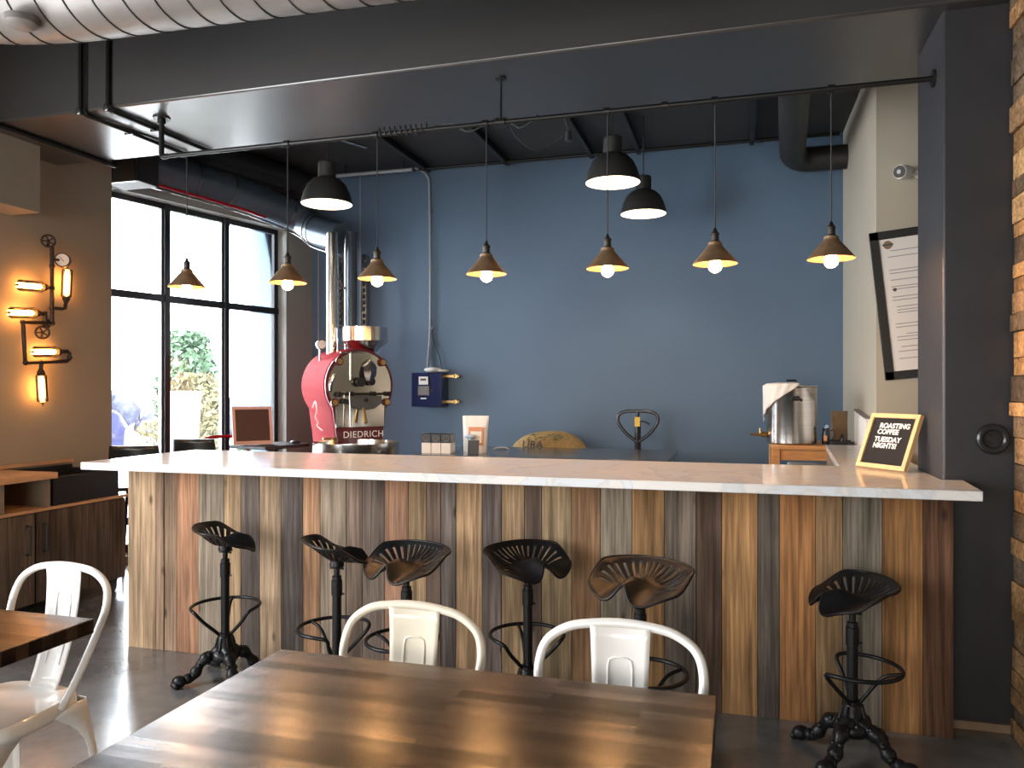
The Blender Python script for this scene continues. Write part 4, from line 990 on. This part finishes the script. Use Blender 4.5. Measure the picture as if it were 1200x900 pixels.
dup(ch, (-.288, 1.787, 0), R(2), 'white metal chair tucked behind the foreground table, in front of the fifth stool')

# ------------------------------------------------------------------ tractor seat stools
def seat_mesh():
    m = MB(); NT, NR = 180, 20; g_ = []
    def pt(th, rho):
        ca, sa = math.cos(th), math.sin(th)
        back = max(0, sa)
        ry = .150 if sa > 0 else .145
        Rr = 1/math.sqrt((abs(ca)/.207)**2.3+(abs(sa)/ry)**2.3)**(2/2.3) if False else ((abs(ca)/.207)**2.4+(abs(sa)/ry)**2.4)**(-1/2.4)
        d = math.degrees(th) % 360; dd = (d-270+180) % 360-180
        Rr *= 1-.22*math.exp(-(dd/12.)**2)
        x, y = Rr*rho*ca, Rr*rho*sa
        w = min(1, max(0, .55+y/.12)); w = w*w*(3-2*w)
        z = .070*rho**2.0*w*(.80+.20*back)
        fr_ = max(0, -y/.145)
        z += -.030*math.exp(-((abs(x)-.085)/.06)**2)*(1-.3*rho)*(1 if y < .05 else max(0, 1-(y-.05)/.08))*1.0
        z += -.034*fr_**2 + .040*math.exp(-(x/.032)**2)*max(0, min(1, .4-y/.09))*.9
        return Vector((x, y, z+.03))
    for i in range(NT):
        g_.append([m.bm.verts.new(pt(2*PI*i/NT, (j+.001)/NR)) for j in range(NR+1)])
    for i in range(NT):
        dg = 360*i/NT
        inarc = dg < 200 or dg > 340
        sl = inarc and (i % 6 in (0, 1)); lng = (i//6) % 2
        for j in range(NR):
            if sl and (8 if lng else 11) <= j < 17: continue
            A_, B_ = g_[i], g_[(i+1) % NT]
            m.bm.faces.new((A_[j], A_[j+1], B_[j+1], B_[j]))
    bmesh.ops.remove_doubles(m.bm, verts=m.bm.verts[:], dist=1e-5)
    m.tube([pt(2*PI*i/NT, 1.0) for i in range(0, NT)], .0058, 8, closed=True)
    return m
_seat = seat_mesh().build('seat', M_IRON, bpy.data.objects.new('tmp', None), angle=60)
SEAT = _seat.data; C.objects.unlink(_seat) if False else None
bpy.data.objects.remove(_seat)
def leg_part(k):
    """cast iron S curved leg with a paw foot, pointing along angle"""
    m = MB(); a = k
    dx = Vector((math.cos(a), math.sin(a), 0)); sd = Vector((-math.sin(a), math.cos(a), 0)); Z = Vector((0, 0, 1))
    pts = smooth_path([dx*.02+Z*.15, dx*.06+Z*.135, dx*.10+Z*.115, dx*.135+Z*.07, dx*.16+Z*.035, dx*.19+Z*.038, dx*.215+Z*.03], 4)
    n = len(pts); rr = [.031+.006*math.sin(i*1.1)-.013*i/n for i in range(n)]; m.tube(pts, rr, 10)
    m.ball(dx*.218+Z*.03, (.036, .030, .030), 12, 8)
    for s_ in (-.022, -.007, .007, .022): m.ball(dx*(.245-abs(s_)*.3)+sd*s_+Z*.017, (.016, .011, .015), 10, 6)
    for q in (.25, .45, .62): 
        p_ = pts[int(q*n)]; m.ball(p_+Z*.012+sd*.014, .014, 8, 6); m.ball(p_+Z*.012-sd*.014, .014, 8, 6)
    return m
LEGS = []
for k in range(4):
    o_ = leg_part(PI/4+k*PI/2).build('leg', M_IRON, bpy.data.objects.new('tmp', None), angle=60); LEGS.append(o_.data); bpy.data.objects.remove(o_)
def ring_mesh():
    m = MB(); Rr = .165; zt = .365; pts = []
    for i in range(25):
        a = R(-28+236*i/24); pts.append(Vector((Rr*math.cos(a), Rr*math.sin(a)+.015, zt)))
    e0 = pts[0]; e1 = pts[-1]
    st = [Vector((.022, .0, .215)), Vector((.035, -.012, .235)), Vector((.09, -.05, .30))]
    m.tube(smooth_path([st[0], st[1], st[2], e0+Vector((-.02, -.015, -.012)), *pts[1:-1:2], e1+Vector((.02, -.015, -.012)), Vector((-.09, -.05, .30)), Vector((-.035, -.012, .235)), Vector((-.022, 0, .215))], 4), .0085, 10)
    m.tube(smooth_path([(0, .02, .215), (0, .05, .26), (0, .11, .34), (0, .18, .365)], 4), .0075, 10)
    m.lathe([(.018, .20), (.032, .203), (.032, .232), (.018, .236)], seg=20)
    return m
o_ = ring_mesh().build('foot_ring', M_IRON, bpy.data.objects.new('tmp', None), angle=60); RING = o_.data; bpy.data.objects.remove(o_)
m = MB(); m.lathe([(.0, .10), (.062, .10), (.075, .12), (.066, .145), (.048, .155), (.046, .165), (.036, .215), (.030, .225), (.0, .226)], seg=28)
for k in range(8):
    a = 2*PI*k/8; m.ball((.055*math.cos(a), .055*math.sin(a), .14), (.014, .014, .02), 8, 6)
    m.tube([(.052*math.cos(a), .052*math.sin(a), .155), (.036*math.cos(a), .036*math.sin(a), .215)], .006, 6)
o_ = m.build('base_hub', M_IRON, bpy.data.objects.new('tmp', None), angle=60); HUB = o_.data; bpy.data.objects.remove(o_)
def stool(loc, seat_a, ring_a, h, label, base_a=0):
    t = thing('tractor_stool', label, 'stool', loc, 0, 'tractor seat stools along the bar')
    def inst(name, me, rz, z=0):
        o = bpy.data.objects.new(name, me); C.objects.link(o); o.parent = t; o.rotation_euler = (0, 0, rz); o.location = (0, 0, z); return o
    s_ = inst('seat', SEAT, seat_a, h); md = s_.modifiers.new('solid', 'SOLIDIFY'); md.thickness = .004; md.offset = -1
    for me in LEGS: inst('leg', me, base_a)
    inst('base_hub', HUB, base_a); inst('foot_ring', RING, ring_a)
    m = MB(); m.lathe([(.021, .20), (.021, h-.16), (.025, h-.158), (.025, h-.09), (.021, h-.088), (.021, h-.07), (.013, h-.068), (.013, h-.03), (.030, h-.028), (.034, h-.022), (.030, h+.01), (0, h+.012)], seg=20); m.build('post', M_IRON, t)
    for (z_, a) in ((h-.15, 0), (h-.13, 2.1), (h-.03, 1.0)): MB().bar((0, 0, z_), (.036*math.cos(a), .036*math.sin(a), z_), .005, 8).build('set_screw', M_IRON, t)
    MB().bar((-.035, 0, h-.035), (.035, 0, h-.035), .005, 8).build('set_screw', M_IRON, t)
stool((-2.49, 3.36, 0), R(125), R(25), .675, 'black tractor seat stool at the window end of the bar', R(5))
stool((-1.772, 3.2, 0), R(134), R(70), .675, 'black tractor seat stool just left of the cream chair, seen from the side', R(-11))
stool((-1.393, 3.13, 0), R(-24), R(75), .67, 'black tractor seat stool standing right behind the cream chair', R(35))
stool((-.90, 3.34, 0), R(55), R(30), .66, 'black tractor seat stool standing between the cream and white chairs', R(10))
stool((-.364, 3.02, 0), R(-26), R(-60), .685, 'black tractor seat stool behind the white chair, turned to the camera', R(40))
stool((.435, 3.33, 0), R(-77), R(-105), .61, 'black tractor seat stool standing alone at the column end', R(12))

# ------------------------------------------------------------------ seating by the window
ht = thing('high_table', 'dark high table by the window carrying the framed board', 'table', (-3.98, 5.98, 0)); off = (-3.98, 5.98, 0)
m = MB(); m.box((-3.98, 6.0, .965), (.44, .52, .03), Euler((0, 0, R(-13))).to_matrix()); m.build('tabletop', M_BLACK, ht, off, bevel=.004)
MB().bar((-3.98, 6.0, 0), (-3.98, 6.0, .95), .035).build('pedestal', M_BLACK, ht, off); MB().disc((-3.98, 6.0, .01), .24, .02, (0, 0, 1)).build('base', M_BLACK, ht, off)
m = MB(); m.ball((-3.80, 6.12, .995), (.05, .04, .018), 12, 8); tag(m.build('computer_mouse', M_BLACKPL), 'small black rounded device on the dark high table', 'device')
bd = thing('framed_board', 'dark slate board in a pale pink wood frame on the high table', 'board', (-4.055, 5.86, .985), R(48))
RB = Euler((R(-12), 0, 0)).to_matrix()
m = MB()
for (x0, x1, z0, z1) in ((-.17, .17, 0, .03), (-.17, .17, .31, .335), (-.17, -.145, .03, .31), (.145, .17, .03, .31)): m.box(RB @ Vector(((x0+x1)/2, 0, (z0+z1)/2)), (x1-x0, .02, z1-z0), RB)
m.build('frame', M_PINKWOOD, bd); MB().box(RB @ Vector((0, 0, .17)), (.292, .01, .282), RB).build('slate', M_CHALK, bd)
m = MB(); m.bar(RB @ Vector((0, .01, .2)), (0, .10, .004), .006, 8); m.build('easel_leg', M_PINKWOOD, bd)
def high_chair(loc, rz, label, mt, h=1.04):
    t = thing('high_chair', label, 'chair', loc, rz)
    m = MB(); m.box((0, 0, h-.33), (.38, .38, .03)); m.build('seat', mt, t, bevel=.01)
    m = MB(); n = 10; g_ = []
    for i in range(6):
        q = i/5; row = []
        for j in range(n+1):
            u = -1+2*j/n; row.append(m.bm.verts.new((u*(.19-.02*q), .19-.05*u*u+.03*q, h-.17+.17*q)))
        g_.append(row)
    for i in range(5):
        for j in range(n): m.bm.faces.new((g_[i][j], g_[i][j+1], g_[i+1][j+1], g_[i+1][j]))
    m.build('backrest', mt, t, solid=.022, angle=50, bevel=.004)
    for sx in (-1, 1):
        for sy2 in (-1, 1): MB().bar((sx*.15, sy2*.15, h-.34), (sx*.2, sy2*.2, 0), .012, 8).build('leg', M_BLACKPIPE, t)
        MB().bar((sx*.15, .16, h-.33), (sx*.16, .165, h-.12), .010, 8).build('back_post', M_BLACKPIPE, t)
high_chair((-4.45, 4.98, 0), R(-155), 'dark curved back chair left, beside the end of the taupe wall', M_BLACKPL, 1.04)
high_chair((-4.27, 5.46, 0), R(-165), 'dark curved back chair by the window, left of the red chair', M_BLACKPL, 1.065)
t = thing('metal_high_chair', 'red metal chair with arched tube back by the window', 'chair', (-4.12, 5.50, 0), R(200))
m = MB(); m.tube(smooth_path([(-.19, .0, .72), (-.195, -.04+.1, .88), (-.185, .10, .985), (-.14, .12, 1.04), (0, .125, 1.056), (.14, .12, 1.04), (.185, .10, .985), (.195, .06, .88), (.19, 0, .72)], 5), .014, 10); m.build('back_frame', M_RED, t)
t.location = (-4.37, 5.90, 0); t.rotation_euler = (0, 0, R(212))
m = MB(); m.box((0, -.1, .71), (.36, .34, .025)); m.build('seat', M_RED, t, bevel=.01)
m = MB(); m.box((0, .07, .82), (.12, .006, .22)); m.build('back_splat', M_RED, t)
for sx in (-1, 1):
    for sy2 in (-1, 1): MB().bar((sx*.16, -.1+sy2*.15, .7), (sx*.21, -.1+sy2*.2, 0), .012, 8).build('leg', M_RED, t)

# ------------------------------------------------------------------ light
w = bpy.data.worlds.new('World'); bpy.context.scene.world = w; w.use_nodes = True
nt = w.node_tree; bg_ = nt.nodes['Background']; bg_.inputs['Color'].default_value = (.86, .93, 1, 1); bg_.inputs['Strength'].default_value = 17
def area(name, loc, rot, sx, sy, power, col=(1, 1, 1), portal=False):
    l = bpy.data.lights.new(name, 'AREA'); l.shape = 'RECTANGLE'; l.size = sx; l.size_y = sy; l.energy = power; l.color = col
    o = bpy.data.objects.new(name, l); C.objects.link(o); o.location = loc; o.rotation_euler = rot
    if portal: l.cycles.is_portal = True
    return o
c_ = WW((S0+S1)/2, .24, (WZ0+WZ1)/2)
area('window_portal', c_, (R(90), 0, R(-90)-A), 2.1, 3.1, 1, portal=True)
sun = bpy.data.lights.new('sun', 'SUN'); sun.energy = 5; sun.angle = R(2); sun.color = (1, .95, .88)
so = bpy.data.objects.new('sun', sun); C.objects.link(so); so.rotation_euler = (R(48), 0, R(-165))
area('room_fill', (-2.0, -3.2, 1.4), (R(86), 0, R(8)), 4, 1.8, 150, (1, .95, .89))
area('room_fill_left', (-4.7, .6, 2.0), (R(90), 0, R(-90)), 3.2, 2.2, 285, (.95, .97, 1))
for (x, y, z_, e) in ((-2.98, 5.23, 2.93, 9), (-.838, 5.38, 2.97, 9), (-.763, 6.56, 3.0, 9)):
    l = bpy.data.lights.new('dome_glow', 'SPOT'); l.energy = e*1.4; l.spot_size = R(125); l.spot_blend = .6; l.color = (1, .88, .72); l.shadow_soft_size = .05
    o = bpy.data.objects.new('dome_glow', l); C.objects.link(o); o.location = (x, y, z_-.1)

# ------------------------------------------------------------------ camera
cam = bpy.data.cameras.new('camera'); co = bpy.data.objects.new('camera', cam); C.objects.link(co)
cam.sensor_width = 36; cam.lens = 36*909/1200; cam.clip_start = .05
co.location = (0, 0, 1.46); co.rotation_euler = (R(90), 0, R(16.25)); cam.shift_y = 7/1200
bpy.context.scene.camera = co
vs = bpy.context.scene.view_settings; vs.view_transform = 'Standard'; vs.look = 'None'; vs.exposure = 0.5
